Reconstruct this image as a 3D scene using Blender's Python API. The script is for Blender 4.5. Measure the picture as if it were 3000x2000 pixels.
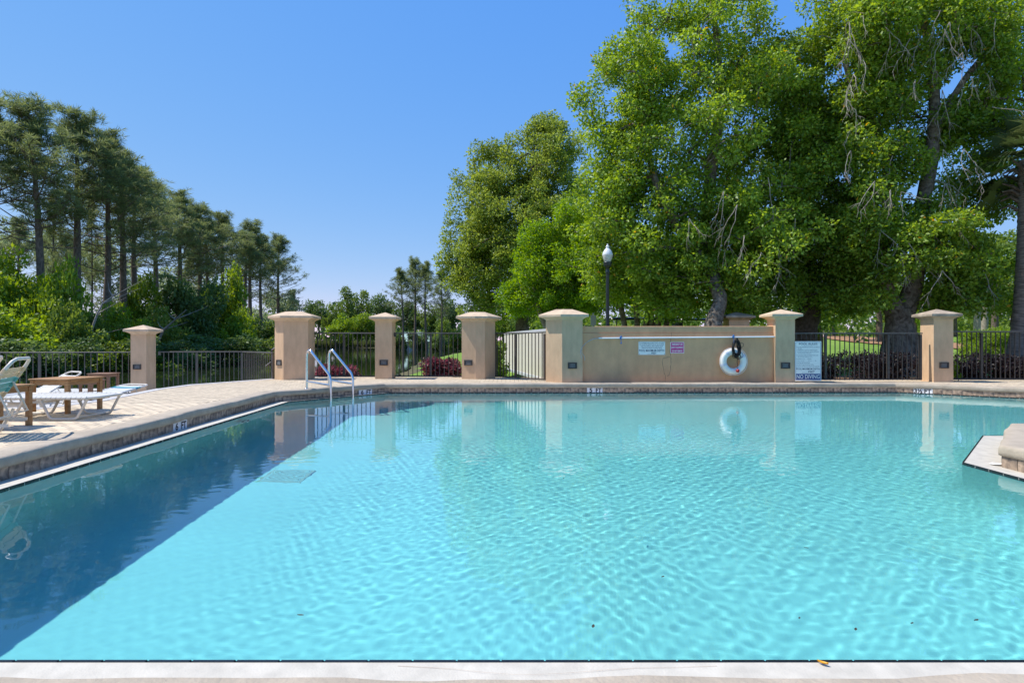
import bpy, bmesh, math, random
import numpy as np
from mathutils import Vector, Matrix, geometry

for o in list(bpy.data.objects):
    bpy.data.objects.remove(o)
S = bpy.context.scene
COL = S.collection
R = math.radians

# ------------------------------------------------------------------ camera
CZ = 1.145            # eye height above the pool water (water surface is z = 0)
F = 1750.0            # focal length in photograph pixels (3000 px wide)
cam_d = bpy.data.cameras.new('camera')
cam_d.sensor_width = 36.0
cam_d.lens = 36.0 * F / 3000.0
cam_d.clip_start = 0.05
cam_d.clip_end = 6000
cam = bpy.data.objects.new('camera', cam_d)
cam.location = (0, 0, CZ)
cam.rotation_euler = (R(90), 0, 0)
COL.objects.link(cam)
S.camera = cam

# ------------------------------------------------------------------ sky and sun
SUN_EL, SUN_BACK = 58.0, 4.0       # elevation; degrees the sun stands behind the left-right line
w = bpy.data.worlds.new('World')
S.world = w
w.use_nodes = True
nt = w.node_tree
nt.nodes.clear()
sky = nt.nodes.new('ShaderNodeTexSky')
sky.sky_type = 'NISHITA'
sky.sun_disc = False
sky.sun_elevation = R(SUN_EL)
sky.sun_rotation = R(-(90 - SUN_BACK))
sky.altitude = 0
sky.air_density = 0.8
sky.dust_density = 0.0
sky.ozone_density = 6.0
bg = nt.nodes.new('ShaderNodeBackground')
bg.inputs['Strength'].default_value = 0.10
wo = nt.nodes.new('ShaderNodeOutputWorld')
# the photograph's deep even blue: the same per-channel curve over the whole sky
sp = nt.nodes.new('ShaderNodeSeparateColor'); cb = nt.nodes.new('ShaderNodeCombineColor')
nt.links.new(sky.outputs[0], sp.inputs[0])
for ch, (gain, pw) in enumerate(((1.24, 1.0), (2.30, .5), (6.62, .06))):
    m1 = nt.nodes.new('ShaderNodeMath'); m1.operation = 'POWER'; m1.inputs[1].default_value = pw
    m2 = nt.nodes.new('ShaderNodeMath'); m2.operation = 'MULTIPLY'; m2.inputs[1].default_value = gain
    nt.links.new(sp.outputs[ch], m1.inputs[0]); nt.links.new(m1.outputs[0], m2.inputs[0]); nt.links.new(m2.outputs[0], cb.inputs[ch])
nt.links.new(cb.outputs[0], bg.inputs[0])
nt.links.new(bg.outputs[0], wo.inputs[0])

sd = bpy.data.lights.new('sun', 'SUN')
sd.energy = 4.6
sd.angle = R(0.5)
sd.color = (1.0, 0.955, 0.89)
try:
    sd.cycles.is_caustics_light = True
except Exception:
    pass
sun = bpy.data.objects.new('sun', sd)
a, e = R(SUN_BACK), R(SUN_EL)
to_sun = Vector((-math.cos(a) * math.cos(e), math.sin(a) * math.cos(e), math.sin(e)))
sun.rotation_euler = to_sun.to_track_quat('Z', 'Y').to_euler()
sun.location = to_sun * 60
COL.objects.link(sun)

S.view_settings.view_transform = 'Standard'
S.view_settings.look = 'None'
S.view_settings.gamma = 1.0
S.view_settings.use_curve_mapping = False
S.view_settings.exposure = 0.35
c = S.cycles
c.use_denoising = True
try:
    c.denoiser = 'OPENIMAGEDENOISE'
    c.denoising_input_passes = 'RGB_ALBEDO_NORMAL'
except Exception:
    pass
c.max_bounces = 8
c.diffuse_bounces = 3
c.glossy_bounces = 3
c.transmission_bounces = 6
c.transparent_max_bounces = 8
c.sample_clamp_indirect = 6.0
c.caustics_reflective = False
c.caustics_refractive = True
c.use_adaptive_sampling = True
c.adaptive_threshold = 0.01

# ------------------------------------------------------------------ helpers
def W(px, py, Y):
    """photograph pixel at distance Y -> world point"""
    return Vector(((px - 1500) / F * Y, Y, CZ - (py - 1000) / F * Y))

def G(px, py, z):
    """photograph pixel on the horizontal plane z -> world point"""
    Y = (CZ - z) * F / (py - 1000)
    return Vector(((px - 1500) / F * Y, Y, z))

def tag(o, label=None, cat=None, group=None, kind=None):
    if label: o['label'] = label
    if cat: o['category'] = cat
    if group: o['group'] = group
    if kind: o['kind'] = kind
    return o

def empty(name, loc, rz=0.0):
    o = bpy.data.objects.new(name, None)
    o.empty_display_size = 0.2
    o.location = loc
    o.rotation_euler = (0, 0, rz)
    COL.objects.link(o)
    return o

def put(name, mesh, parent=None, loc=(0, 0, 0), rot=(0, 0, 0), scale=(1, 1, 1)):
    o = bpy.data.objects.new(name, mesh)
    o.location = loc
    o.rotation_euler = rot
    o.scale = scale
    COL.objects.link(o)
    if parent is not None:
        o.parent = parent
    return o

def copy_tree(o, parent=None):
    cpy = o.copy()
    COL.objects.link(cpy)
    cpy.parent = parent
    for ch in list(o.children):
        copy_tree(ch, cpy)
    return cpy

class MB:
    """collects shapes and turns them into one mesh"""
    def __init__(self):
        self.v, self.f, self.s = [], [], []
    def add(self, vs, fs, smooth=False):
        n = len(self.v)
        self.v += [tuple(p) for p in vs]
        self.f += [tuple(i + n for i in f) for f in fs]
        self.s += [smooth] * len(fs)
        return self
    def box(self, c, d, rz=0.0, M=None, bev=0.0):
        x, y, z = d[0] / 2, d[1] / 2, d[2] / 2
        if bev > 0:
            b = min(bev, x * .9, y * .9, z * .9)
            vs = [(sx * (x - b), sy * (y - b), -z) for sx, sy in ((-1, -1), (1, -1), (1, 1), (-1, 1))]
            vs += [(sx * x, sy * y, z - b) for sx, sy in ((-1, -1), (1, -1), (1, 1), (-1, 1))]
            vs += [(sx * (x - b), sy * (y - b), z) for sx, sy in ((-1, -1), (1, -1), (1, 1), (-1, 1))]
            vs[0:4] = [(sx * x, sy * y, -z) for sx, sy in ((-1, -1), (1, -1), (1, 1), (-1, 1))]
            fs = [(3, 2, 1, 0), (8, 9, 10, 11)]
            for r in (0, 4):
                for i in range(4):
                    j = (i + 1) % 4
                    fs.append((r + i, r + j, r + 4 + j, r + 4 + i))
        else:
            vs = [(sx * x, sy * y, sz * z) for sz in (-1, 1) for sx, sy in ((-1, -1), (1, -1), (1, 1), (-1, 1))]
            fs = [(3, 2, 1, 0), (4, 5, 6, 7), (0, 1, 5, 4), (1, 2, 6, 5), (2, 3, 7, 6), (3, 0, 4, 7)]
        if M is None:
            M = Matrix.Rotation(rz, 4, 'Z')
            M.translation = Vector(c)
        return self.add([M @ Vector(p) for p in vs], fs)
    def bar(self, p, q, wd, dp, up=Vector((0, 0, 1))):
        """box along p->q, wd wide, dp deep"""
        p, q = Vector(p), Vector(q)
        d = (q - p)
        L = d.length
        x = d.normalized()
        if abs(x.dot(up)) > .99:
            up = Vector((0, 1, 0))
        y = up.cross(x).normalized()
        z = x.cross(y)
        M = Matrix((x, y, z)).transposed().to_4x4()
        M.translation = (p + q) / 2
        return self.box((0, 0, 0), (L, wd, dp), M=M)
    def tube(self, pts, rad, n=8, cap=True, closed=False):
        pts = [Vector(p) for p in pts]
        m = len(pts)
        if not hasattr(rad, '__len__'):
            rad = [rad] * m
        vs, fs = [], []
        prev = None
        for i, p in enumerate(pts):
            if closed:
                t = pts[(i + 1) % m] - pts[i - 1]
            else:
                t = pts[min(i + 1, m - 1)] - pts[max(i - 1, 0)]
            t = t.normalized() if t.length > 1e-9 else Vector((0, 0, 1))
            if prev is None:
                u = t.cross(Vector((0, 0, 1)))
                if u.length < .05:
                    u = t.cross(Vector((0, 1, 0)))
            else:
                u = prev - t * prev.dot(t)
            u.normalize()
            prev = u
            v = t.cross(u)
            for k in range(n):
                an = 2 * math.pi * k / n
                vs.append(p + (u * math.cos(an) + v * math.sin(an)) * rad[i])
        for i in range(m if closed else m - 1):
            i2 = (i + 1) % m
            for k in range(n):
                k2 = (k + 1) % n
                fs.append((i * n + k, i * n + k2, i2 * n + k2, i2 * n + k))
        self.add(vs, fs, True)
        if cap and not closed:
            self.add(vs[:n], [tuple(range(n))[::-1]])
            self.add(vs[-n:], [tuple(range(n))])
        return self
    def lathe(self, c, prof, n=16, smooth=True):
        vs, fs = [], []
        for r, z in prof:
            for k in range(n):
                an = 2 * math.pi * k / n
                vs.append((c[0] + r * math.cos(an), c[1] + r * math.sin(an), c[2] + z))
        for i in range(len(prof) - 1):
            for k in range(n):
                k2 = (k + 1) % n
                fs.append((i * n + k, i * n + k2, (i + 1) * n + k2, (i + 1) * n + k))
        return self.add(vs, fs, smooth)
    def prism(self, poly, z0, z1, cap=True):
        n = len(poly)
        vs = [(p[0], p[1], z0) for p in poly] + [(p[0], p[1], z1) for p in poly]
        fs = [(i, (i + 1) % n, n + (i + 1) % n, n + i) for i in range(n)]
        if cap:
            fs += [tuple(range(n))[::-1], tuple(range(n, 2 * n))]
        return self.add(vs, fs)
    def rings(self, rings, cap0=True, cap1=True, smooth=False):
        n = len(rings[0])
        vs = [p for r in rings for p in r]
        fs = []
        for i in range(len(rings) - 1):
            for k in range(n):
                k2 = (k + 1) % n
                fs.append((i * n + k, i * n + k2, (i + 1) * n + k2, (i + 1) * n + k))
        self.add(vs, fs, smooth)
        if cap0: self.add(rings[0], [tuple(range(n))[::-1]])
        if cap1: self.add(rings[-1], [tuple(range(n))])
        return self
    def mesh(self, name, mat):
        me = bpy.data.meshes.new(name)
        me.from_pydata(self.v, [], self.f)
        me.polygons.foreach_set('use_smooth', self.s)
        me.materials.append(mat)
        me.update()
        return me
    def build(self, name, mat, parent=None, loc=(0, 0, 0)):
        return put(name, self.mesh(name, mat), parent, loc)

def offset_poly(poly, offs):
    """mitred offset of a CCW polygon; positive = outwards; offs per edge (edge i goes i -> i+1)"""
    n = len(poly)
    if not hasattr(offs, '__len__'):
        offs = [offs] * n
    lines = []
    for i in range(n):
        p, q = Vector(poly[i]), Vector(poly[(i + 1) % n])
        d = (q - p).normalized()
        nn = Vector((d.y, -d.x))
        lines.append((p + nn * offs[i], d))
    out = []
    for i in range(n):
        (p, d), (q, g) = lines[i - 1], lines[i]
        den = d.x * g.y - d.y * g.x
        if abs(den) < 1e-6:
            out.append((q.x, q.y)); continue
        t = ((q.x - p.x) * g.y - (q.y - p.y) * g.x) / den
        r = p + d * t
        out.append((r.x, r.y))
    return out

def inside(poly, x, y):
    """vectorised point-in-polygon"""
    x, y = np.asarray(x, float), np.asarray(y, float)
    r = np.zeros(x.shape, bool)
    n = len(poly)
    for i in range(n):
        x1, y1 = poly[i][0], poly[i][1]
        x2, y2 = poly[(i + 1) % n][0], poly[(i + 1) % n][1]
        if y1 == y2: continue
        cnd = ((y1 > y) != (y2 > y)) & (x < (x2 - x1) * (y - y1) / (y2 - y1) + x1)
        r ^= cnd
    return r

def dist_poly(poly, x, y, closed=True):
    x, y = np.asarray(x, float), np.asarray(y, float)
    d = np.full(x.shape, 1e9)
    n = len(poly)
    for i in range(n if closed else n - 1):
        ax, ay = poly[i][0], poly[i][1]
        bx, by = poly[(i + 1) % n][0], poly[(i + 1) % n][1]
        L2 = (bx - ax) ** 2 + (by - ay) ** 2 + 1e-12
        t = np.clip(((x - ax) * (bx - ax) + (y - ay) * (by - ay)) / L2, 0, 1)
        d = np.minimum(d, np.hypot(x - ax - t * (bx - ax), y - ay - t * (by - ay)))
    return d

def np_mesh(name, V, Q, mat, smooth=False, tone=None):
    """mesh from numpy: V (n,3), Q (m,k) faces of k corners"""
    me = bpy.data.meshes.new(name)
    V = np.ascontiguousarray(V, dtype=np.float32)
    Q = np.ascontiguousarray(Q, dtype=np.int32)
    m, k = Q.shape
    me.vertices.add(len(V)); me.vertices.foreach_set('co', V.ravel())
    me.loops.add(m * k); me.loops.foreach_set('vertex_index', Q.ravel())
    me.polygons.add(m)
    me.polygons.foreach_set('loop_start', np.arange(0, m * k, k, dtype=np.int32))
    me.polygons.foreach_set('loop_total', np.full(m, k, dtype=np.int32))
    if smooth:
        me.polygons.foreach_set('use_smooth', np.ones(m, bool))
    if tone is not None:
        at = me.attributes.new('tone', 'FLOAT', 'POINT')
        at.data.foreach_set('value', np.ascontiguousarray(tone, dtype=np.float32))
    me.materials.append(mat)
    me.update(calc_edges=True)
    return me

def sstep(t):
    t = np.clip(t, 0, 1)
    return t * t * (3 - 2 * t)

# ------------------------------------------------------------------ materials
def N(nt, typ, **kw):
    n = nt.nodes.new(typ)
    for k, v in kw.items():
        setattr(n, k, v)
    return n

def mat(name, col, rough=0.7, metal=0.0, spec=0.4, var=0.0, scale=8.0, detail=4.0, bump=0.0, bscale=None,
        col2=None, obj_rand=0.0, stretch=None, dist=0.0):
    """principled with noise-driven colour variation, per-object variation and fine relief"""
    m = bpy.data.materials.new(name)
    m.use_nodes = True
    t = m.node_tree
    L = t.links.new
    b = t.nodes['Principled BSDF']
    b.inputs['Roughness'].default_value = rough
    b.inputs['Metallic'].default_value = metal
    b.inputs['Specular IOR Level'].default_value = spec
    b.inputs['Base Color'].default_value = (*col, 1)
    tc = N(t, 'ShaderNodeTexCoord')
    vec = tc.outputs['Object']
    if stretch:
        mp = N(t, 'ShaderNodeMapping'); mp.inputs['Scale'].default_value = stretch
        L(vec, mp.inputs[0]); vec = mp.outputs[0]
    if var > 0 or col2:
        nz = N(t, 'ShaderNodeTexNoise'); nz.inputs['Scale'].default_value = scale
        nz.inputs['Detail'].default_value = detail; nz.inputs['Distortion'].default_value = dist
        L(vec, nz.inputs['Vector'])
        rp = N(t, 'ShaderNodeValToRGB')
        c2 = col2 or tuple(min(1, x * (1 + var)) for x in col)
        c1 = tuple(x * (1 - var) for x in col) if not col2 else col
        rp.color_ramp.elements[0].position = 0.33; rp.color_ramp.elements[1].position = 0.67
        rp.color_ramp.elements[0].color = (*c1, 1); rp.color_ramp.elements[1].color = (*c2, 1)
        L(nz.outputs[0], rp.inputs[0])
        out = rp.outputs[0]
        if obj_rand:
            oi = N(t, 'ShaderNodeObjectInfo')
            mr = N(t, 'ShaderNodeMapRange'); mr.inputs[3].default_value = 1 - obj_rand; mr.inputs[4].default_value = 1 + obj_rand
            L(oi.outputs['Random'], mr.inputs[0])
            vm = N(t, 'ShaderNodeVectorMath', operation='SCALE')
            L(out, vm.inputs[0]); L(mr.outputs[0], vm.inputs['Scale']); out = vm.outputs[0]
        L(out, b.inputs['Base Color'])
    if bump > 0:
        nb = N(t, 'ShaderNodeTexNoise'); nb.inputs['Scale'].default_value = bscale or scale * 4
        nb.inputs['Detail'].default_value = 5
        L(vec, nb.inputs['Vector'])
        bp = N(t, 'ShaderNodeBump'); bp.inputs['Strength'].default_value = bump; bp.inputs['Distance'].default_value = 0.01
        L(nb.outputs[0], bp.inputs['Height']); L(bp.outputs[0], b.inputs['Normal'])
    return m

def leaf_mat(name, dark, light, trans=0.35, rough=0.38, spec=0.5, odd_col=None, obj_rand=0.12):
    """leaf: two-sided diffuse + light let through + waxy gloss; tone per leaf"""
    m = bpy.data.materials.new(name)
    m.use_nodes = True
    t = m.node_tree
    L = t.links.new
    t.nodes.clear()
    at = N(t, 'ShaderNodeAttribute', attribute_name='tone')
    rp = N(t, 'ShaderNodeValToRGB')
    rp.color_ramp.elements[0].color = (*dark, 1); rp.color_ramp.elements[1].color = (*light, 1)
    if odd_col:
        el = rp.color_ramp.elements.new(0.985); el.color = (*light, 1)
        rp.color_ramp.elements[2].color = (*odd_col, 1)  # a few leaves at random take this other leaf colour
    L(at.outputs['Fac'], rp.inputs[0])
    oi = N(t, 'ShaderNodeObjectInfo')
    mr = N(t, 'ShaderNodeMapRange'); mr.inputs[3].default_value = 1 - obj_rand; mr.inputs[4].default_value = 1 + obj_rand
    L(oi.outputs['Random'], mr.inputs[0])
    vm = N(t, 'ShaderNodeVectorMath', operation='SCALE')
    L(rp.outputs[0], vm.inputs[0]); L(mr.outputs[0], vm.inputs['Scale'])
    pb = N(t, 'ShaderNodeBsdfPrincipled')
    pb.inputs['Roughness'].default_value = rough; pb.inputs['Specular IOR Level'].default_value = spec
    L(vm.outputs[0], pb.inputs['Base Color'])
    tl = N(t, 'ShaderNodeBsdfTranslucent')
    hs = N(t, 'ShaderNodeHueSaturation'); hs.inputs['Hue'].default_value = 0.475; hs.inputs['Saturation'].default_value = 1.1; hs.inputs['Value'].default_value = 1.5
    L(vm.outputs[0], hs.inputs['Color']); L(hs.outputs[0], tl.inputs[0])
    mx = N(t, 'ShaderNodeMixShader'); mx.inputs[0].default_value = trans
    L(pb.outputs[0], mx.inputs[1]); L(tl.outputs[0], mx.inputs[2])
    o = N(t, 'ShaderNodeOutputMaterial'); L(mx.outputs[0], o.inputs[0])
    return m

def streaks(m, amt=.22, sc=(5.0, 5.0, .55)):
    """rain streaks and trowel marks: noise drawn out downwards, multiplied into the colour"""
    t = m.node_tree; b = t.nodes['Principled BSDF']; L = t.links.new
    src = b.inputs['Base Color'].links[0].from_socket
    tc = N(t, 'ShaderNodeTexCoord'); mp = N(t, 'ShaderNodeMapping'); mp.inputs['Scale'].default_value = sc
    L(tc.outputs['Object'], mp.inputs[0])
    nz = N(t, 'ShaderNodeTexNoise'); nz.inputs['Scale'].default_value = 3.0; nz.inputs['Detail'].default_value = 7; nz.inputs['Roughness'].default_value = .62
    L(mp.outputs[0], nz.inputs['Vector'])
    mr = N(t, 'ShaderNodeMapRange'); mr.inputs[1].default_value = .35; mr.inputs[2].default_value = .62; mr.inputs[3].default_value = 1 - amt; mr.inputs[4].default_value = 1.0
    L(nz.outputs[0], mr.inputs[0])
    vm = N(t, 'ShaderNodeVectorMath', operation='SCALE'); L(src, vm.inputs[0]); L(mr.outputs[0], vm.inputs['Scale']); L(vm.outputs[0], b.inputs['Base Color'])
    return m

M = {}
M['stucco'] = streaks(mat('stucco', (.635, .43, .265), .9, spec=.15, var=.07, scale=1.6, bump=.5, bscale=70), .12, (3.5, 3.5, 1.1))
M['stucco_wall'] = streaks(mat('stucco_wall', (.71, .395, .215), .9, spec=.15, var=.07, scale=1.2, bump=.5, bscale=60), .13, (1.6, 1.6, .9))
M['stucco_cap'] = streaks(mat('stucco_cap', (.60, .455, .315), .9, spec=.15, var=.10, scale=4, bump=.4, bscale=50), .14, (3, 3, 2))
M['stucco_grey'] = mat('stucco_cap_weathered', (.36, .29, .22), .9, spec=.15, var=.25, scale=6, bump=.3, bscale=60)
M['coping'] = streaks(mat('coping_concrete', (.43, .36, .275), .85, spec=.2, var=.10, scale=3, bump=.6, bscale=45), .14, (3, 3, 3))
M['lip'] = streaks(mat('lip_plaster', (.56, .515, .43), .6, spec=.3, var=.07, scale=9, detail=8, bump=.2, bscale=120), .12, (4, 4, 4))
M['paver'] = mat('paver', (.61, .50, .36), .9, spec=.15, var=.15, scale=14, bump=.3, bscale=90, obj_rand=.12)
M['joint'] = mat('paver_joint', (.12, .10, .08), .95, spec=.1, var=.2, scale=30)
M['apron'] = mat('apron_concrete', (.50, .48, .46), .85, spec=.2, var=.08, scale=2, bump=.2, bscale=60)
M['plaster'] = mat('pool_plaster', (.545, .715, .70), .8, spec=.2, var=.045, scale=.7, detail=6)
M['grout'] = mat('grout', (.55, .52, .47), .9, spec=.2, var=.15, scale=10)
M['tile'] = mat('slate_tile', (.50, .37, .26), .55, spec=.4, col2=(.085, .07, .06), scale=9, detail=5, dist=.8, bump=.2, bscale=30, obj_rand=.18)
M['trim'] = mat('black_trim_tile', (.012, .013, .014), .25, spec=.5, var=.2, scale=20)
M['white_tile'] = mat('white_tile', (.72, .73, .74), .35, spec=.5, var=.04, scale=8)
M['black'] = mat('black_print', (.012, .012, .014), .5)
M['steel'] = mat('stainless_steel', (.72, .73, .74), .16, metal=1.0, var=.05, scale=6)
M['bronze'] = mat('bronze_metal', (.052, .044, .038), .5, spec=.45, var=.15, scale=12)
M['bronze_light'] = mat('weathered_rail_metal', (.085, .075, .066), .5, spec=.5, var=.15, scale=12)
M['slot'] = mat('lamp_lens', (.30, .29, .27), .4, spec=.5, var=.1, scale=10)
M['white_frame'] = mat('cream_frame', (.70, .63, .52), .35, spec=.5, var=.06, scale=10)
M['strap_white'] = mat('white_strap', (.62, .60, .545), .5, spec=.4, var=.06, scale=9)
M['strap_cream'] = mat('cream_strap', (.66, .50, .31), .5, spec=.4, var=.06, scale=9)
M['strap_teal'] = mat('teal_strap', (.10, .38, .37), .5, spec=.4, var=.08, scale=9)
M['strap_blue'] = mat('blue_strap', (.035, .22, .34), .5, spec=.4, var=.08, scale=9)
M['teak'] = mat('teak', (.30, .145, .055), .6, spec=.35, col2=(.46, .25, .10), scale=5, stretch=(1.5, 1.5, 14), bump=.2)
M['teak_dark'] = mat('dark_teak', (.20, .10, .055), .6, spec=.35, col2=(.30, .16, .09), scale=5, stretch=(1.5, 1.5, 14), bump=.2)
M['sign_white'] = mat('sign_white', (.84, .81, .76), .45, spec=.4, var=.02, scale=5)
M['sign_blue'] = mat('sign_blue', (.015, .045, .20), .4)
M['sign_navy'] = mat('sign_navy_print', (.02, .03, .09), .5)
M['sign_pink'] = mat('sign_pink', (.62, .05, .22), .45)
M['pvc'] = mat('white_pole', (.78, .79, .80), .3, spec=.5, var=.03, scale=4)
M['blue_rope'] = mat('blue_cord', (.02, .16, .42), .6, var=.2, scale=30)
M['grey_rope'] = mat('grey_cord', (.42, .40, .40), .7, var=.2, scale=30)
M['black_rope'] = mat('black_rope', (.010, .010, .010), .7, var=.3, scale=30)
M['ring'] = mat('ring_vinyl', (.80, .77, .71), .45, spec=.4, var=.05, scale=4)
M['ring_band'] = mat('ring_band', (.62, .62, .68), .5, spec=.4, var=.05, scale=9)
M['red'] = mat('red_float', (.35, .025, .02), .4, var=.1, scale=10)
M['crack'] = mat('crack_line', (.16, .11, .075), .95)
M['lamp_green'] = mat('lamp_post_paint', (.012, .022, .022), .35, spec=.5, var=.2, scale=9)
M['grey_sign'] = mat('sign_back_aluminium', (.35, .37, .39), .5, metal=.4, var=.05, scale=4)
M['cream_vinyl'] = mat('cream_vinyl', (.66, .60, .51), .5, spec=.4, var=.04, scale=4)
M['grey_rail'] = mat('grey_rail', (.52, .52, .55), .4, spec=.4, var=.04, scale=4)
M['bark_pine'] = mat('pine_bark', (.10, .078, .062), .95, spec=.1, col2=(.22, .17, .13), scale=6, stretch=(3, 3, .7), bump=.8, bscale=12)
M['bark_oak'] = mat('oak_bark', (.085, .065, .048), .95, spec=.1, col2=(.27, .23, .185), scale=9, detail=8, bump=1.0, bscale=30, dist=.6)
M['bark_dark'] = mat('dark_bark', (.08, .060, .045), .95, spec=.1, col2=(.18, .14, .11), scale=10, detail=8, bump=.9, bscale=28)
M['bark_pale'] = mat('pale_bark', (.22, .18, .135), .9, spec=.1, col2=(.36, .31, .25), scale=6, bump=.5, bscale=18)
M['twig'] = mat('bare_twig', (.33, .29, .25), .9, spec=.1, var=.25, scale=9)
M['palm_bark'] = mat('palm_bark', (.14, .105, .085), .95, spec=.1, col2=(.34, .27, .225), scale=4, stretch=(1, 1, 9), bump=1.0, bscale=7)
M['lawn'] = mat('lawn', (.11, .20, .025), .95, spec=.1, col2=(.19, .285, .05), scale=.35, detail=8)
M['ground'] = mat('ground_soil', (.07, .085, .03), .95, spec=.1, col2=(.13, .11, .06), scale=.5, detail=8)
M['straw'] = mat('pine_straw', (.26, .13, .065), .95, spec=.1, col2=(.40, .24, .13), scale=12, detail=8, bump=1.0, bscale=40)
M['leaf_oak'] = leaf_mat('leaf_oak', (.060, .135, .010), (.34, .49, .06), .46, .48, .5, odd_col=(.58, .36, .04))
M['leaf_olive'] = leaf_mat('leaf_olive', (.125, .195, .026), (.38, .49, .095), .48, .5, .35)
M['leaf_bright'] = leaf_mat('leaf_bright', (.085, .200, .012), (.27, .43, .04), .50, .5, .35)
M['leaf_shrub'] = leaf_mat('leaf_shrub', (.065, .125, .015), (.21, .30, .055), .45, .5, .35)
M['leaf_shrub_bright'] = leaf_mat('leaf_shrub_bright', (.085, .18, .012), (.28, .40, .05), .50, .5, .35)
M['leaf_dark'] = leaf_mat('leaf_dark', (.045, .095, .022), (.15, .235, .06), .42, .5, .35)
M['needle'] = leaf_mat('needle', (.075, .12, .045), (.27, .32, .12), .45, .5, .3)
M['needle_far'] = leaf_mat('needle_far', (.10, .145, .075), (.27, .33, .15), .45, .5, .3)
M['leaf_red'] = leaf_mat('leaf_red', (.07, .018, .022), (.30, .075, .075), .35, .45, .4, odd_col=(.20, .30, .05))
M['leaf_purple'] = leaf_mat('leaf_purple', (.010, .008, .009), (.038, .024, .027), .25, .45, .3)
M['leaf_palm'] = leaf_mat('leaf_palm', (.035, .065, .018), (.15, .19, .075), .3, .45, .35)
M['reed'] = leaf_mat('reed_blade', (.09, .13, .03), (.21, .25, .09), .35, .6, .3)
M['dead_leaf'] = mat('dead_leaf', (.05, .035, .02), .7, var=.3, scale=30)
M['yellow_leaf'] = mat('yellow_leaf', (.72, .36, .01), .5, col2=(.45, .16, .01), scale=12)
M['cart_black'] = mat('cart_black', (.012, .013, .017), .3, spec=.5, var=.1, scale=5)
M['cart_blue'] = mat('cart_navy', (.02, .03, .06), .25, spec=.5, var=.1, scale=5)
M['tyre'] = mat('tyre', (.015, .015, .015), .8)
M['cart_seat'] = mat('cart_seat', (.45, .42, .36), .6)
M['house_wall'] = mat('house_siding', (.55, .57, .55), .8, var=.05, scale=2)
M['house_roof'] = mat('house_roof_metal', (.32, .44, .38), .5, var=.06, scale=2)
M['window_glass'] = mat('window_glass', (.03, .04, .05), .1, spec=.6)
M['glass_white'] = mat('lamp_globe_glass', (.66, .67, .66), .18, spec=.6, var=.02, scale=6)
M['glass_clear'] = mat('lamp_globe_lower_glass', (.55, .55, .50), .2, spec=.6, var=.1, scale=14)

def pond_mat():
    m = bpy.data.materials.new('pond_water'); m.use_nodes = True
    t = m.node_tree; b = t.nodes['Principled BSDF']
    b.inputs['Base Color'].default_value = (.020, .030, .012, 1)
    b.inputs['Roughness'].default_value = .03
    b.inputs['Specular IOR Level'].default_value = .5
    b.inputs['IOR'].default_value = 1.33
    tc = N(t, 'ShaderNodeTexCoord'); nz = N(t, 'ShaderNodeTexNoise'); nz.inputs['Scale'].default_value = 1.1; nz.inputs['Detail'].default_value = 3
    mp = N(t, 'ShaderNodeMapping'); mp.inputs['Scale'].default_value = (1, .6, 1)
    t.links.new(tc.outputs['Object'], mp.inputs[0]); t.links.new(mp.outputs[0], nz.inputs['Vector'])
    bp = N(t, 'ShaderNodeBump'); bp.inputs['Strength'].default_value = .10; bp.inputs['Distance'].default_value = .05
    t.links.new(nz.outputs[0], bp.inputs['Height']); t.links.new(bp.outputs[0], b.inputs['Normal'])
    return m
M['pond'] = pond_mat()

def pool_water_mat():
    m = bpy.data.materials.new('pool_water'); m.use_nodes = True
    t = m.node_tree; t.nodes.clear()
    rf = N(t, 'ShaderNodeBsdfRefraction'); rf.inputs['IOR'].default_value = 1.33; rf.inputs['Roughness'].default_value = 0.0
    rf.inputs['Color'].default_value = (.62, 1.0, 1.0, 1)
    gl = N(t, 'ShaderNodeBsdfGlossy'); gl.inputs['Roughness'].default_value = 0.0; gl.inputs['Color'].default_value = (1, 1, 1, 1)
    fr = N(t, 'ShaderNodeFresnel'); fr.inputs['IOR'].default_value = 1.33
    mx = N(t, 'ShaderNodeMixShader')
    t.links.new(fr.outputs[0], mx.inputs[0]); t.links.new(rf.outputs[0], mx.inputs[1]); t.links.new(gl.outputs[0], mx.inputs[2])
    o = N(t, 'ShaderNodeOutputMaterial'); t.links.new(mx.outputs[0], o.inputs[0])
    return m
M['pool_water'] = pool_water_mat()

def absorb_mat():
    m = bpy.data.materials.new('pool_water_body'); m.use_nodes = True
    t = m.node_tree; t.nodes.clear()
    ab = N(t, 'ShaderNodeVolumeAbsorption'); ab.inputs['Color'].default_value = (.35, .88, 1.0, 1); ab.inputs['Density'].default_value = .35
    o = N(t, 'ShaderNodeOutputMaterial'); t.links.new(ab.outputs[0], o.inputs['Volume'])
    return m
M['water_body'] = absorb_mat()
VOL = False
# ------------------------------------------------------------------ pool
rng = np.random.default_rng(7)
random.seed(7)
DZ = 0.195     # deck level
INNER = [(-3.80, 2.125), (4.19, 2.125), (4.22, 5.60), (5.67, 7.20), (12.5, 7.20), (12.5, 10.1),
         (8.63, 13.32), (-2.73, 13.17), (-4.20, 11.26)]
OFF = [.446, .29, .29, .29, .29, .30, .30, .30, .31]
WALL = offset_poly(INNER, OFF)             # face of the tiled wall
COPE = offset_poly(WALL, .30)              # outer edge of the poured coping

def floor_z(x, y):
    d = np.interp(x, [-6, -1.5, 3.0, 9.0, 14], [1.83, 1.83, 1.50, 1.10, 1.05])
    return -(d + np.interp(y, [2, 6, 9, 14], [-.30, -.05, .12, .15]) * np.clip((2.5 - np.asarray(x)) / 3, 0, 1))

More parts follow.
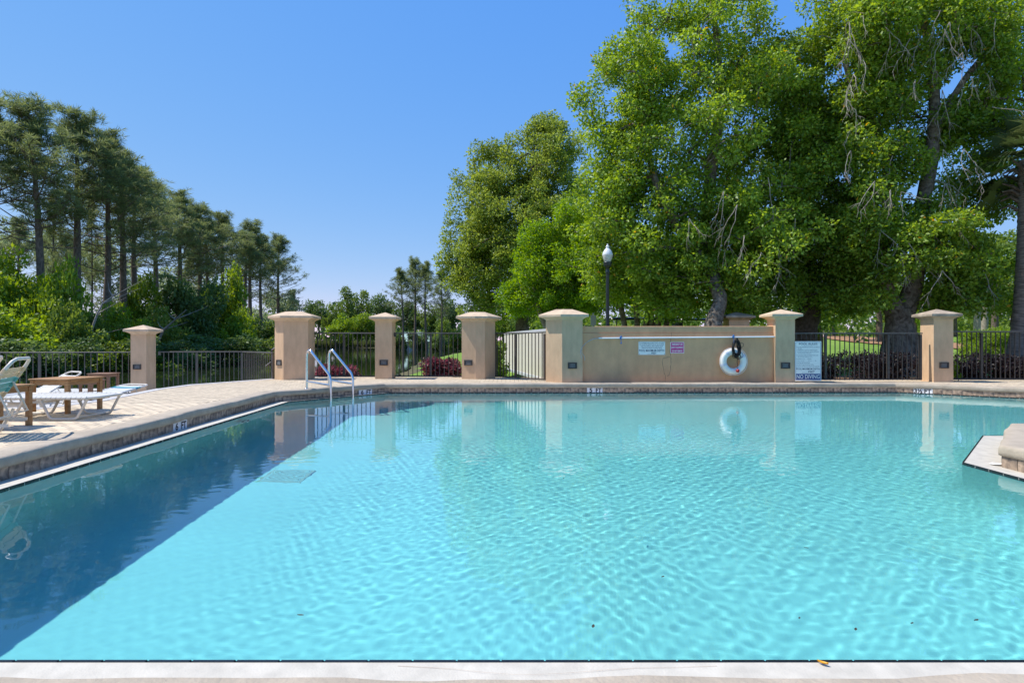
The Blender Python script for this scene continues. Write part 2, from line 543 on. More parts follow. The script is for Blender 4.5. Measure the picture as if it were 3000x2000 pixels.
xs = np.arange(-4.6, 13.01, .2); ys = np.arange(1.8, 13.81, .2)
gx, gy = np.meshgrid(xs, ys)
V = np.stack([gx.ravel(), gy.ravel(), floor_z(gx, gy).ravel()], 1)
nx, ny = len(xs), len(ys)
idx = np.arange(nx * ny).reshape(ny, nx)
Q = np.stack([idx[:-1, :-1], idx[:-1, 1:], idx[1:, 1:], idx[1:, :-1]], -1).reshape(-1, 4)
pool_floor = put('pool_floor', np_mesh('pool_floor', V, Q, M['plaster'], True))
tag(pool_floor, kind='structure')
mb = MB()
n = len(INNER)
for i in range(n):
    p, q = INNER[i], INNER[(i + 1) % n]
    rr = .55
    cove = [(0, -.055, 0)] + [(-rr * (1 - math.cos(t)), None, rr * (1 - math.sin(t))) for t in np.linspace(0, math.pi / 2, 8)]
    polys_ = [offset_poly(INNER, o_[0] - .0) for o_ in cove]
    ns = max(2, int((Vector(q) - Vector(p)).length / .3))
    rows = []
    for (o_, z_, up_), pl_ in zip(cove, polys_):
        A_, B_ = Vector(pl_[i]), Vector(pl_[(i + 1) % n]); row = []
        for s_ in range(ns + 1):
            x, y = A_.lerp(B_, s_ / ns)
            row.append((x, y, z_ if z_ is not None else float(floor_z(x, y)) + up_ - (.012 if up_ < .01 else 0)))
        rows.append(row)
    vs = [v for r_ in rows for v in r_]
    mb.add(vs, [(k * (ns + 1) + s_, k * (ns + 1) + s_ + 1, (k + 1) * (ns + 1) + s_ + 1, (k + 1) * (ns + 1) + s_) for k in range(len(rows) - 1) for s_ in range(ns)], True)
pool_basin = mb.build('pool_basin_wall', M['plaster']); tag(pool_basin, kind='structure')

# lip of the gutter: white, level with the water, falling slightly to the tiled wall
mb = MB()
W2 = offset_poly(WALL, .03)
TRIMW = .014
IN2 = offset_poly(INNER, TRIMW)
for i in range(n):
    j = (i + 1) % n
    a0, a1, b0, b1 = IN2[i], IN2[j], W2[i], W2[j]
    mb.add([(*a0, -.16), (*a1, -.16), (*a1, .012), (*a0, .012), (*b1, -.012), (*b0, -.012)],
           [(0, 3, 2, 1)[::-1], (3, 5, 4, 2)[::-1]])
gutter = mb.build('gutter_lip', M['lip']); tag(gutter, kind='structure')

# tiled wall (grout behind, each tile a part)
mb = MB()
for i in range(n):
    p, q = WALL[i], WALL[(i + 1) % n]
    mb.add([(*p, -.2), (*q, -.2), (*q, .15), (*p, .15)], [(3, 2, 1, 0)])
pool_wall = mb.build('pool_wall', M['grout']); tag(pool_wall, kind='structure')

def edge_basis(poly, i):
    p, q = Vector(poly[i]), Vector(poly[(i + 1) % n])
    d = (q - p); L = d.length; d.normalize()
    inw = Vector((-d.y, d.x))
    return p, d, L, inw

def text_mesh(s, u, nrm, origin, width, height, eps, mt, bold=0.0):
    """flat lettering fitted in a width x height box centred on origin; u = reading direction, nrm = facing"""
    cu = bpy.data.curves.new('lettering', 'FONT')
    cu.body = s; cu.align_x = 'CENTER'; cu.align_y = 'CENTER'; cu.offset = bold; cu.resolution_u = 3
    ob = bpy.data.objects.new('lettering', cu); COL.objects.link(ob)
    dg = bpy.context.evaluated_depsgraph_get(); dg.update()
    me = bpy.data.meshes.new_from_object(ob.evaluated_get(dg))
    bpy.data.objects.remove(ob); bpy.data.curves.remove(cu)
    k = len(me.vertices)
    co = np.empty(k * 3, np.float32); me.vertices.foreach_get('co', co); co = co.reshape(-1, 3)
    lo, hi = co[:, :2].min(0), co[:, :2].max(0)
    ctr, sz = (lo + hi) / 2, np.maximum(hi - lo, 1e-6)
    x = (co[:, 0] - ctr[0]) / sz[0] * width
    y = (co[:, 1] - ctr[1]) / sz[1] * height
    u, nrm, o = np.array(u), np.array(nrm), np.array(origin)
    co = o + x[:, None] * u + y[:, None] * np.array((0, 0, 1.0)) + eps * nrm
    me.vertices.foreach_set('co', co.astype(np.float32).ravel())
    me.materials.clear(); me.materials.append(mt); me.update()
    return me

TILE_W, T0, T1 = .176, -.012, .108
markers = {8: [(541, '6', 'FT')], 7: [(1086, '6', 'FT')], 6: [(1757, '5', 'FT')], 5: [(2732, '3½', 'FT')]}
for i in (8, 7, 6, 5, 2, 1):
    p, d, L, inw = edge_basis(WALL, i)
    k = max(1, round(L / TILE_W)); step = L / k
    meb = MB().box((0, 0, 0), (step - .007, .012, T1 - T0 - .004), bev=.002).mesh('wall_tile', M['tile'])
    mew = MB().box((0, 0, 0), (step - .005, .016, T1 - T0 + .012), bev=.002).mesh('depth_marker_tile', M['white_tile'])
    ang = math.atan2(d.y, d.x)
    mk = {}
    for px, s1, s2 in markers.get(i, []):
        best = min(range(k), key=lambda j: abs((p + d * (j + .5) * step).x / (p + d * (j + .5) * step).y - (px - 1500) / F))
        # reading order runs left to right as seen from the pool: against d on these walls
        mk[best] = s2; mk[best + 1] = s1
    for j in range(k):
        c2 = p + d * (j + .5) * step + inw * .004
        if j in mk:
            o = put('depth_marker_tile', mew, pool_wall, (c2.x, c2.y, (T0 + T1) / 2), (0, 0, ang))
            org = (p + d * (j + .5) * step)
            u3 = Vector((-d.x, -d.y, 0)); n3 = Vector((inw.x, inw.y, 0))
            wd = {'6': .062, '5': .062, 'FT': .115, '3½': .135}[mk[j]]
            tx = text_mesh(mk[j], u3, n3, (org.x, org.y, .042), wd * 1.12, .098, .0140, M['black'], .03)
            t_o = put('lettering', tx, o)
            t_o.matrix_parent_inverse = (Matrix.Translation((c2.x, c2.y, (T0 + T1) / 2)) @ Matrix.Rotation(ang, 4, 'Z')).inverted()
        else:
            zz = random.uniform(-.001, .001)
            put('wall_tile', meb, pool_wall, (c2.x, c2.y, (T0 + T1) / 2 + zz), (random.choice((0, math.pi)), 0, ang + random.uniform(-.004, .004)))

# black trim tiles along the water's edge
for i in range(n):
    p, d, L, inw = edge_basis(INNER, i)
    k = max(1, round(L / .157)); step = L / k
    ang = math.atan2(d.y, d.x)
    me_t = MB().box((0, 0, 0), (step - .006, TRIMW, .062), bev=.002).mesh('trim_tile', M['trim'])
    rest = MB()
    for j in range(k):
        c2 = p + d * (j + .5) * step - inw * (TRIMW / 2)
        seen = (i in (0, 8, 7, 6, 1, 2)) and abs(c2.x / c2.y) < .9
        if seen and i != 6 and i != 7:
            put('trim_tile', me_t, gutter, (c2.x, c2.y, -.0155), (0, 0, ang))
        else:
            Mx = Matrix.Rotation(ang, 4, 'Z'); Mx.translation = (c2.x, c2.y, -.0155)
            rest.box((0, 0, 0), (step - .006, TRIMW, .062), M=Mx)
    if rest.v:
        o = rest.build('trim_tile_row', M['trim'], gutter); o['kind'] = 'stuff'
    mb = MB()      # light grout behind the gaps
    a0, a1 = p - inw * .001, p + d * L - inw * .001
    mb.add([(a0.x, a0.y, -.05), (a1.x, a1.y, -.05), (a1.x, a1.y, .0115), (a0.x, a0.y, .0115)], [(3, 2, 1, 0)])
    mb.build('trim_grout', M['grout'], gutter)

# coping: hand-poured, rounded nose, slightly wavy
mb = MB()
prof = [(.012, .096), (-.020, .098), (-.031, .105), (-.034, .135), (-.031, .170), (-.024, .187), (-.008, .197), (.06, .2005), (.18, .2005), (.30, .199), (.31, .15)]
def wob(s, k): return .010 * math.sin(s * 2.1 + k) + .007 * math.sin(s * 5.3 + 2 * k) + .004 * math.sin(s * 13.7 + k * 3)
for i in range(n):
    j = (i + 1) % n
    p, q = Vector(WALL[i]), Vector(WALL[j]); P2, Q2 = Vector(COPE[i]), Vector(COPE[j])
    L = (q - p).length; k = max(2, int(L / .12))
    rr = []
    for m_ in range(k + 1):
        t = m_ / k
        a0 = p.lerp(q, t); b0 = P2.lerp(Q2, t)
        s = t * L
        row = []
        fade = min(1, 6 * t, 6 * (1 - t))
        for o_, z in prof:
            oo = o_ / .30
            nose = 1.0 if o_ < .02 else 0.0
            x = a0.lerp(b0, oo)
            dn = (b0 - a0).normalized() * (wob(s, i) * nose * fade * 1.2)
            x = x + dn
            row.append((x.x, x.y, z + (wob(s * 1.3, i + 4) * .35 * fade if z > .12 else 0)))
        rr.append(row)
    vs = [v for r_ in rr for v in r_]; m2 = len(prof)
    fs = [(a_ * m2 + b_, (a_ + 1) * m2 + b_, (a_ + 1) * m2 + b_ + 1, a_ * m2 + b_ + 1) for a_ in range(k) for b_ in range(m2 - 1)]
    mb.add(vs, fs, True)
coping = mb.build('pool_coping', M['coping']); tag(coping, kind='structure')

# water
res = .0192
xs = np.arange(-4.35, 12.8, res); ys = np.arange(1.98, 13.4, res)
gx, gy = np.meshgrid(xs, ys)
keep_poly = offset_poly(INNER, .06)
H = np.zeros_like(gx)
wr = np.random.default_rng(3)
def lowf(sc, sd_):
    r_ = np.random.default_rng(sd_); f_ = np.zeros_like(gx)
    for _ in range(7):
        th = r_.uniform(0, 2 * math.pi); k_ = sc * r_.uniform(.5, 1.6); ph = r_.uniform(0, 6.28)
        f_ += np.sin(k_ * (gx * math.cos(th) + gy * math.sin(th)) + ph)
    return f_ / 7
patch = np.clip(.85 + .8 * lowf(.9, 11), .5, 1.25)
warpx, warpy = .35 * lowf(1.4, 5), .35 * lowf(1.4, 6)
for m_ in range(46):
    lam = .060 * (3.2 ** wr.uniform(0, 1) ** 1.5)
    th = wr.uniform(0, 2 * math.pi); k_ = 2 * math.pi / lam; ph = wr.uniform(0, 6.28)
    amp = .0018 / k_
    H += amp * np.sin(k_ * ((gx + warpx) * math.cos(th) + (gy + warpy) * math.sin(th)) + ph)
calm = .28 + .72 * sstep((gx + 3.5 - .03 * gy) / 1.1)          # lee of the left edge is calm
H *= patch * calm * 1.0
V = np.stack([gx.ravel(), gy.ravel(), H.ravel()], 1)
nx, ny = len(xs), len(ys)
idx = np.arange(nx * ny).reshape(ny, nx)
Q = np.stack([idx[:-1, :-1], idx[:-1, 1:], idx[1:, 1:], idx[1:, :-1]], -1).reshape(-1, 4)
cx, cy = gx.ravel()[Q].mean(1), gy.ravel()[Q].mean(1)
Q = Q[inside(keep_poly, cx, cy)]
used = np.unique(Q); remap = np.zeros(len(V), np.int64); remap[used] = np.arange(len(used))
pool_water = put('pool_water', np_mesh('pool_water', V[used], remap[Q], M['pool_water'], True))
tag(pool_water, kind='structure')
pool_water.cycles.is_caustics_caster = True
RECEIVE = [pool_floor, pool_basin]
if VOL:
    o = MB().prism(offset_poly(INNER, -.004), -2.6, -.03).build('pool_water_body', M['water_body']); tag(o, kind='structure')

# ------------------------------------------------------------------ deck
RIDGE = [(-5.2, 16.0), (-6.05, 15.25), (-6.5, 14.25), (-7.05, 13.1), (-7.05, 11.8), (-6.62, 9.5), (-6.70, 8.4), (-7.6, 8.7), (-9.2, 9.3), (-17, 9.8)]
DECK = [(-17, -6), (17, -6), (17, 14.75), (1.4, 14.75), (1.2, 15.9)] + RIDGE
hole = offset_poly(WALL, .28)
polys = [[Vector((x, y, 0)) for x, y in DECK], [Vector((x, y, 0)) for x, y in hole]]
tri = geometry.tessellate_polygon(polys)
allv = [v for pl in polys for v in pl]
mb = MB()
mb.add([(v.x, v.y, .172) for v in allv], [tuple(t) for t in tri])
nd = len(DECK)
for i in range(nd):
    p, q = DECK[i], DECK[(i + 1) % nd]
    mb.add([(*p, -.8), (*q, -.8), (*q, .172), (*p, .172)], [(0, 1, 2, 3)])
deck = mb.build('pool_deck', M['joint']); tag(deck, kind='structure')
me = deck.data
for pg in me.polygons:
    pass
bm = bmesh.new(); bm.from_mesh(me); bmesh.ops.recalc_face_normals(bm, faces=bm.faces); bm.to_mesh(me); bm.free()

BW, BD = .205, .102
brick_me = MB().box((0, 0, 0), (BW - .011, BD - .011, .030), bev=.005).mesh('paver', M['paver'])
cand = []
y = -1.6; r_ = 0
inner_cope = offset_poly(WALL, .24)
while y < 16.2:
    xr = np.arange(-10.5, 14.5, BW) + (BW / 2 if r_ % 2 else 0)
    yy = np.full_like(xr, y)
    ok = inside(DECK, xr, yy) & ~inside(inner_cope, xr, yy)
    for x in xr[ok]:
        cand.append((x, y))
    y += BD; r_ += 1
def vis_key(b):
    x, y = b
    if y < 1.5 or abs(x / y) > .87 or (x > 4 and y < 12): return 1e9
    return y
cand.sort(key=vis_key)
field = MB()
for k, (x, y) in enumerate(cand):
    z = DZ - .015 + random.uniform(-.0015, .0015)
    tl = (random.uniform(-.008, .008), random.uniform(-.008, .008), random.uniform(-.012, .012))
    if k < 300:
        put('paver', brick_me, deck, (x, y, z), tl)
    else:
        Mx = Matrix.Translation((x, y, z)) @ Matrix.Rotation(tl[2], 4, 'Z') @ Matrix.Rotation(tl[0], 4, 'X')
        field.box((0, 0, 0), (BW - .011, BD - .011, .030), M=Mx)
pf = field.build('paver_field', M['paver'], deck); pf['kind'] = 'stuff'

# concrete edging along the ridge and the sloping apron below it
mb = MB()
prev = None
for i in range(len(RIDGE)):
    p = Vector(RIDGE[i]); a_ = Vector(RIDGE[max(i - 1, 0)]); b_ = Vector(RIDGE[min(i + 1, len(RIDGE) - 1)])
    d = (b_ - a_).normalized(); nn = Vector((-d.y, d.x)) * -1     # towards the low side
    if i == 0: lows = []
    lows.append((p, nn))
vs, fs = [], []
for p, nn in lows:
    for o_, z in ((-.12, .17), (-.11, .201), (.04, .203), (.07, .15), (.07, -.2)):
        x = p + nn * o_; vs.append((x.x, x.y, z))
for i in range(len(lows) - 1):
    for k in range(4):
        fs.append((i * 5 + k, (i + 1) * 5 + k, (i + 1) * 5 + k + 1, i * 5 + k + 1))
mb.add(vs, fs, False)
edging = mb.build('deck_edging', M['apron']); tag(edging, kind='structure')

def terrace_z(x, y):
    d = dist_poly(RIDGE, x, y, False)
    return .150 - .20 * sstep(d / 1.3) - .26 * sstep((d - .9) / 3.2)
xs = np.arange(-18, -4.2, .25); ys = np.arange(8.0, 18.6, .25)
gx, gy = np.meshgrid(xs, ys)
z = terrace_z(gx, gy)
V = np.stack([gx.ravel(), gy.ravel(), z.ravel()], 1)
nx, ny = len(xs), len(ys); idx = np.arange(nx * ny).reshape(ny, nx)
Q = np.stack([idx[:-1, :-1], idx[:-1, 1:], idx[1:, 1:], idx[1:, :-1]], -1).reshape(-1, 4)
cx, cy = gx.ravel()[Q].mean(1), gy.ravel()[Q].mean(1)
Q = Q[~inside(DECK, cx, cy) | (dist_poly(RIDGE, cx, cy, False) < .35)]
vv = V.copy(); ins = inside(DECK, vv[:, 0], vv[:, 1]); vv[ins, 2] = np.minimum(vv[ins, 2], .10)
terrace = put('lower_terrace', np_mesh('lower_terrace', vv, Q, M['apron'], True)); tag(terrace, kind='structure')

# hair crack and small chips on the front lip
def lip_pt(px, py): return G(px, py, .0125)
pts = [lip_pt(px, py) for px, py in ((1165, 1949), (1250, 1953), (1330, 1958), (1420, 1968), (1500, 1974), (1580, 1974), (1660, 1970), (1760, 1962), (1860, 1955), (1990, 1953), (2100, 1949))]
vs, fs = [], []
for k, p in enumerate(pts):
    wv = random.uniform(.0003, .0007)
    vs += [(p.x, p.y - wv, .0128), (p.x, p.y + wv, .0128)]
for k in range(len(pts) - 1): fs.append((2 * k, 2 * k + 2, 2 * k + 3, 2 * k + 1))
MB().add(vs, fs).build('crack', M['straw'], gutter)
# ------------------------------------------------------------------ pillars
def pillar(label, poly, z0, zs, ridge, px_side, over=.125, light=None, cap_mat='stucco_cap', dz=0.0, shaft='stucco', group=None):
    """poly: plan of the shaft, CCW; ridge: (fx, fy) how much of the plan is left at the top of the cap;
    light = (index of plan edge, height, t along edge)"""
    P = [Vector((p[0], p[1])) for p in poly]
    ctr = sum(P, Vector((0, 0))) / len(P)
    root = empty('pillar', (ctr.x, ctr.y, z0))
    tag(root, label, 'pillar', group or 'stucco pillars round the pool deck')
    loc = [(p.x - ctr.x, p.y - ctr.y) for p in P]
    H = zs - z0
    mb = MB().prism(loc, -.05, H)
    mb.build('shaft', M[shaft], root)
    rings = []
    for o_, z in ((.0, H - .004), (.012, H + .012), (.045, H + .035), (.10, H + .062), (over, H + .066), (over + .004, H + .072), (over + .004, H + .118), (over - .004, H + .126)):
        rings.append([(x, y, z) for x, y in offset_poly(loc, o_)])
    top = offset_poly(loc, over)
    rings.append([(x * ridge[0], y * ridge[1], H + .245 + dz) for x, y in top])
    MB().rings(rings, cap0=False).build('cap', M[cap_mat], root)
    if light:
        i, h, t = light
        p, q = Vector(loc[i]), Vector(loc[(i + 1) % len(loc)])
        d = (q - p).normalized(); nn = Vector((d.y, -d.x))
        c2 = p.lerp(q, t)
        ang = math.atan2(d.y, d.x)
        fr = MB()
        w2, h2, b = .212, .142, .022
        for cx_, cz_, sx_, sz_ in ((0, h2 / 2 - b / 2, w2, b), (0, -h2 / 2 + b / 2, w2, b), (-w2 / 2 + b / 2, 0, b, h2 - 2 * b), (w2 / 2 - b / 2, 0, b, h2 - 2 * b)):
            fr.box((cx_, -.010, cz_), (sx_, .026, sz_), bev=.003)
        f = put('step_light', fr.mesh('step_light', M['bronze']), root, (c2.x + nn.x * .002, c2.y + nn.y * .002, h), (0, 0, ang))
        put('backing', MB().box((0, .0, 0), (w2 - 2 * b, .004, h2 - 2 * b)).mesh('backing', M['black']), f)
        sl = MB().box((0, 0, 0), (w2 - 2 * b - .03, .012, .0085)).mesh('slat', M['slot'])
        for k in range(4):
            put('slat', sl, f, (0, -.007, .036 - k * .024), (R(-25), 0, 0))
    return root

def square(px0, px1, Y, dep):
    x0, x1 = (px0 - 1500) / F * Y, (px1 - 1500) / F * Y
    return [(x0, Y), (x1, Y), (x1, Y + dep), (x0, Y + dep)]

ZS = 1.645
pillar('short square pillar on the low terrace between the two left fences', square(382.6, 428.6, 16.0, .43), -.36, 1.345, (0.02, 0.02), 0, light=(0, .83, .42))
pillar('widest bent pillar at the top of the steps beside the pool ladder',
       [(-5.95, 14.98), (-5.64, 14.74), (-5.05, 14.80), (-5.10, 15.45), (-5.72, 15.50)], .17, ZS + .01, (.36, .1), 0, light=(0, .45, .52))
pillar('slim square pillar behind the pool ladder with a pointed cap', square(1098.7, 1148.2, 15.15, .47), .17, ZS, (0.02, 0.02), 0, light=(0, .44, .52))
pillar('wide bent pillar left of the narrow metal gate',
       [(-1.275, 15.14), (-.91, 15.04), (-.685, 15.04), (-.44, 15.55), (-.95, 15.75), (-1.22, 15.68)], .17, ZS + .01, (.34, .1), 0, light=(0, .44, .47))
pillar('wide bent pillar between the gate and the left end of the wall',
       [(.795, 14.06), (1.158, 13.80), (1.632, 13.80), (1.632, 14.30), (1.0, 14.42)], .17, ZS, (.34, .12), 0, light=(1, .42, .50), dz=.01)
pillar('square pillar at the right end of the wall beside the rules sign', square(2272, 2329, 13.82, .47), .17, ZS + .01, (0.02, 0.02), 0, light=(0, .42, .50))
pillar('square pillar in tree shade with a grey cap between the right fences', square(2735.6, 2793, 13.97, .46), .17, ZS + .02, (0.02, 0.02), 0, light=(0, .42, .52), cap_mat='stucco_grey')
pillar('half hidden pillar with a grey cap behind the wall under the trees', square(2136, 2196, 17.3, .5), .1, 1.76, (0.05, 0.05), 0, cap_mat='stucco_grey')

# ------------------------------------------------------------------ the stucco wall with its fittings
WY = 13.91
wx0, wx1 = 1.632, (2268 - 1500) / F * WY
wall = empty('pool_side_wall', ((wx0 + wx1) / 2, WY, .17))
tag(wall, 'long low tan stucco wall behind the pool with signs and a life ring', 'wall')
Lw = wx1 - wx0
mb = MB().prism([(-Lw / 2, 0), (Lw / 2, 0), (Lw / 2, .30), (-Lw / 2, .30)], 0, 1.165)
mb.build('wall_face', M['stucco_wall'], wall)
mb = MB().box((0, .16, 1.249), (Lw, .275, .162), bev=.008)
mb.build('wall_band', M['stucco_wall'], wall)
def wl(px, py): 
    p = W(px, py, WY); return (p.x - wall.location.x, p.z - .17)
def ribbon(pts, wd, z_y):
    mb = MB(); v, f = [], []
    for k, (x, z) in enumerate(pts):
        a_ = pts[max(k - 1, 0)]; b_ = pts[min(k + 1, len(pts) - 1)]
        dx, dz = b_[0] - a_[0], b_[1] - a_[1]; L_ = math.hypot(dx, dz) + 1e-9
        ww = wd * random.uniform(.5, 1.2)
        v += [(x - dz / L_ * ww, z_y, z + dx / L_ * ww), (x + dz / L_ * ww, z_y, z - dx / L_ * ww)]
    for k in range(len(pts) - 1):
        f.append((2 * k, 2 * k + 1, 2 * k + 3, 2 * k + 2))
    return mb.add(v, f)
def jig(ps, k=5, a_=.006):
    out = []
    for i in range(len(ps) - 1):
        for m_ in range(k):
            t = m_ / k
            out.append((ps[i][0] + (ps[i + 1][0] - ps[i][0]) * t + random.uniform(-a_, a_), ps[i][1] + (ps[i + 1][1] - ps[i][1]) * t + random.uniform(-a_, a_)))
    return out + [ps[-1]]
c1 = jig([wl(1968, 974), wl(1966, 990), wl(1963, 1030), wl(1966, 1050), wl(1965, 1078), wl(1961, 1098), wl(1955, 1101)])
c2_ = jig([wl(1962, 1045), wl(1942, 1049), wl(1940, 1060), wl(1945, 1090), wl(1950, 1103), wl(1949, 1119)])
ribbon(c1, .0042, -.0015).build('crack', M['crack'], wall)
ribbon(c2_, .0040, -.0018).build('crack', M['crack'], wall)

def flat_sign(name, label, cat, px0, px1, py0, py1, Y, base_mat, thick=.004):
    a_, b_ = W(px0, py0, Y), W(px1, py1, Y)
    root = empty(name, ((a_.x + b_.x) / 2, Y, b_.z))
    tag(root, label, cat)
    w_, h_ = b_.x - a_.x, a_.z - b_.z
    MB().box((0, 0, h_ / 2), (w_, thick, h_), bev=.001).build('panel', M[base_mat], root)
    return root, w_, h_
def line(root, s, x, z, wd, ht, mt, eps=.0035, bold=0.0):
    put('lettering', text_mesh(s, (1, 0, 0), (0, -1, 0), (x, 0, z), wd, ht, eps, M[mt], bold), root)
def rect(root, name, x0, x1, z0, z1, mt, y=-.0028):
    MB().add([(x0, y, z0), (x1, y, z0), (x1, y, z1), (x0, y, z1)], [(0, 1, 2, 3)]).build(name, M[mt], root)

sg, w_, h_ = flat_sign('notice_sign', 'white rectangular notice about bottled water and maximum depth on the wall', 'sign', 1870.6, 1948.6, 1000.3, 1039, WY - .006, 'sign_white')
for s, t, wd in (('COMMERCIALLY BOTTLED WATER', .905, .90), ('IN PLASTIC BOTTLES IS ALLOWED', .775, .92), ('ON THE POOL WET DECK FOR', .645, .82), ('POOL PATRON HYDRATION', .525, .74)):
    line(sg, s, 0, h_ * t, w_ * wd, h_ * .085, 'sign_navy')
line(sg, 'POOL MAXIMUM DEPTH:', 0, h_ * .325, w_ * .95, h_ * .175, 'sign_navy', bold=.012)
line(sg, 'FEET', w_ * .08, h_ * .115, w_ * .19, h_ * .155, 'sign_navy', bold=.012)
rect(sg, 'fill_line', -w_ * .17, -w_ * .03, h_ * .035, h_ * .048, 'sign_navy')
for sx in (-1, 1):
    for t in (.06, .94):
        MB().lathe((0, 0, 0), [(0, .006), (.006, .005), (.008, 0)], 8).build('screw', M['bronze'], sg).matrix_local = Matrix.Translation((sx * w_ * .475, -.003, h_ * t)) @ Matrix.Rotation(R(90), 4, 'X')
sg, w_, h_ = flat_sign('safety_sign', 'small pink safety equipment sign with white lettering on the wall', 'sign', 1964, 2004.2, 1001.7, 1034.6, WY - .006, 'sign_white')
rect(sg, 'pink_field', -w_ * .465, w_ * .465, h_ * .045, h_ * .955, 'sign_pink')
for s, t, wd in (('EMERGENCY LIFE', .79, .76), ('SAFETY EQUIPMENT', .50, .87), ('DO NOT REMOVE', .20, .74)):
    line(sg, s, 0, h_ * t, w_ * wd, h_ * .18, 'sign_white', bold=.02)

sg, w_, h_ = flat_sign('pool_rules_sign', 'tall white pool rules sign with a blue no diving band on the fence', 'sign', 2328.8, 2406, 999.5, 1115, 13.80, 'sign_white', .005)
for x0, x1, z0, z1 in ((-.475, .475, .968, .976), (-.475, .475, .022, .03), (-.475, -.463, .022, .976), (.463, .475, .022, .976)):
    rect(sg, 'border', x0 * w_, x1 * w_, z0 * h_, z1 * h_, 'sign_blue', -.0030)
line(sg, 'POOL RULES', 0, h_ * .933, w_ * .70, h_ * .048, 'sign_navy', bold=.012)
line(sg, '(STRICTLY ENFORCED)', 0, h_ * .890, w_ * .36, h_ * .016, 'sign_navy')
rules = [('1. NO FOOD OR BEVERAGES IN THE POOL OR ON POOL', .852, .88, 0), ('WET DECK.', .815, .17, 1), ('2. COMMERCIALLY BOTTLED WATER IN PLASTIC', .775, .80, 0),
         ('BOTTLES IS ALLOWED ON THE POOL WET DECK', .735, .80, 1), ('FOR POOL PATRON HYDRATION.', .695, .53, 1), ('3. NO GLASS OR ANIMALS IN FENCED POOL AREA', .643, .83, 0),
         ('(OR 50 FT FROM UNFENCED POOL).', .603, .57, 1), ('4. BATHING LOAD: ____ PERSONS.', .553, .58, 0), ('5. POOL HOURS: _____ AM TO _____ PM.', .505, .76, 0),
         ('6. SHOWER BEFORE ENTERING.', .457, .52, 0), ('7. DO NOT SWALLOW THE POOL WATER.', .409, .66, 0), ('8. DO NOT USE POOL IF YOU ARE ILL WITH DIARRHEA.', .361, .88, 0)]
for s, t, wd, ind in rules:
    x0 = -.445 + ind * .045
    line(sg, s, (x0 + wd / 2) * w_, h_ * t, w_ * wd, h_ * .023, 'sign_navy')
line(sg, 'POOL MAXIMUM DEPTH:', 0, h_ * .300, w_ * .90, h_ * .046, 'sign_navy', bold=.010)
line(sg, 'FEET', w_ * .13, h_ * .228, w_ * .24, h_ * .052, 'sign_navy', bold=.012)
rect(sg, 'fill_line', -w_ * .24, w_ * .0, h_ * .202, h_ * .207, 'sign_navy')
rect(sg, 'blue_band', -w_ * .46, w_ * .46, h_ * .034, h_ * .178, 'sign_blue', -.0031)
line(sg, 'NO DIVING', 0, h_ * .105, w_ * .88, h_ * .105, 'sign_white', .0040, .015)

# reach pole with its cords
pa, pb = W(1754, 990.3, WY - .05), W(2267, 986.2, WY - .05)
pole = empty('rescue_pole', pa)
tag(pole, 'long thin white reach pole tied along the top of the wall', 'rescue pole')
d = pb - pa
MB().tube([(0, 0, 0), tuple(d)], .0165, 10).build('pole', M['pvc'], pole)
MB().tube([tuple(d * .996), tuple(d * 1.004)], .019, 10).build('end_cap', M['grey_rail'], pole)
for px in (1819.5, 2149):
    t = (px - 1754) / (2267 - 1754); q = d * t
    mb = MB()
    for k in range(3):
        xx = q.x + (k - 1) * .012
        mb.tube([(xx + .02 * math.cos(an), q.y + .022 * math.cos(an), q.z + .022 * math.sin(an)) for an in [2 * math.pi * m_ / 10 for m_ in range(10)]], .006, 6, closed=True)
    mb.tube([(q.x, q.y - .02, q.z), (q.x - .006, q.y - .026, q.z - .05), (q.x + .004, q.y - .02, q.z - .10)], .007, 6)
    mb.lathe((q.x, q.y - .01, q.z - .12), [(0, -.018), (.02, -.008), (.018, .01), (0, .02)], 8)
    mb.lathe((q.x, q.y + .0, q.z + .035), [(0, -.018), (.022, -.004), (.016, .012), (0, .02)], 8)
    mb.build('cord_tie', M['blue_rope'], pole)
def wp(px, py, dy=0): 
    p = W(px, py, WY - .05 + dy) - pa; return (p.x, p.y, p.z)
mb = MB()
mb.tube([wp(1756, 990), wp(1742, 991), wp(1726, 997, -.02), wp(1711, 1009, -.03), wp(1702, 1023, -.13), wp(1700, 1033, -.14), wp(1703, 1044, -.13), wp(1706, 1050, -.12)], .0045, 6)
mb.tube([wp(1756, 991), wp(1738, 993), wp(1718, 1003, -.03), wp(1705, 1017, -.12), wp(1702, 1030, -.14), wp(1708, 1038, -.11), wp(1713, 1046, -.1), wp(1713, 1056, -.09)], .0055, 6)
mb.build('loose_cord', M['grey_rope'], pole)

# life ring
rc = W(2148.2, 1058.6, WY - .085)
ring = empty('life_ring', rc); tag(ring, 'white life ring hanging on the tan wall under the pole', 'life ring')
def ring_part(a0, a1, rt, nseg, closed, ex=0.0, flat=.78):
    rings = []
    for k in range(nseg + (0 if closed else 1)):
        an = a0 + (a1 - a0) * k / nseg
        row = []
        for m_ in range(14):
            b_ = 2 * math.pi * m_ / 14
            rr = .232 + (rt + ex) * math.cos(b_)
            row.append((rr * math.cos(an), (rt * flat + ex) * math.sin(b_), rr * math.sin(an)))
        rings.append(row)
    if closed: rings.append(rings[0])
    return MB().rings(rings, not closed, not closed, True)
ring_part(0, 2 * math.pi, .076, 48, True).build('ring_body', M['ring'], ring)
for an in (30, 128, 198, 298):
    ring_part(R(an - 6.5), R(an + 6.5), .076, 4, False, .004).build('band', M['ring_band'], ring)
ga = []
for k in range(60):
    an = 2 * math.pi * k / 60
    sag = .012 + .018 * abs(math.sin(2 * an))
    ga.append(((.309 + sag * .6) * math.cos(an), -.02, (.309 + sag * .6) * math.sin(an)))
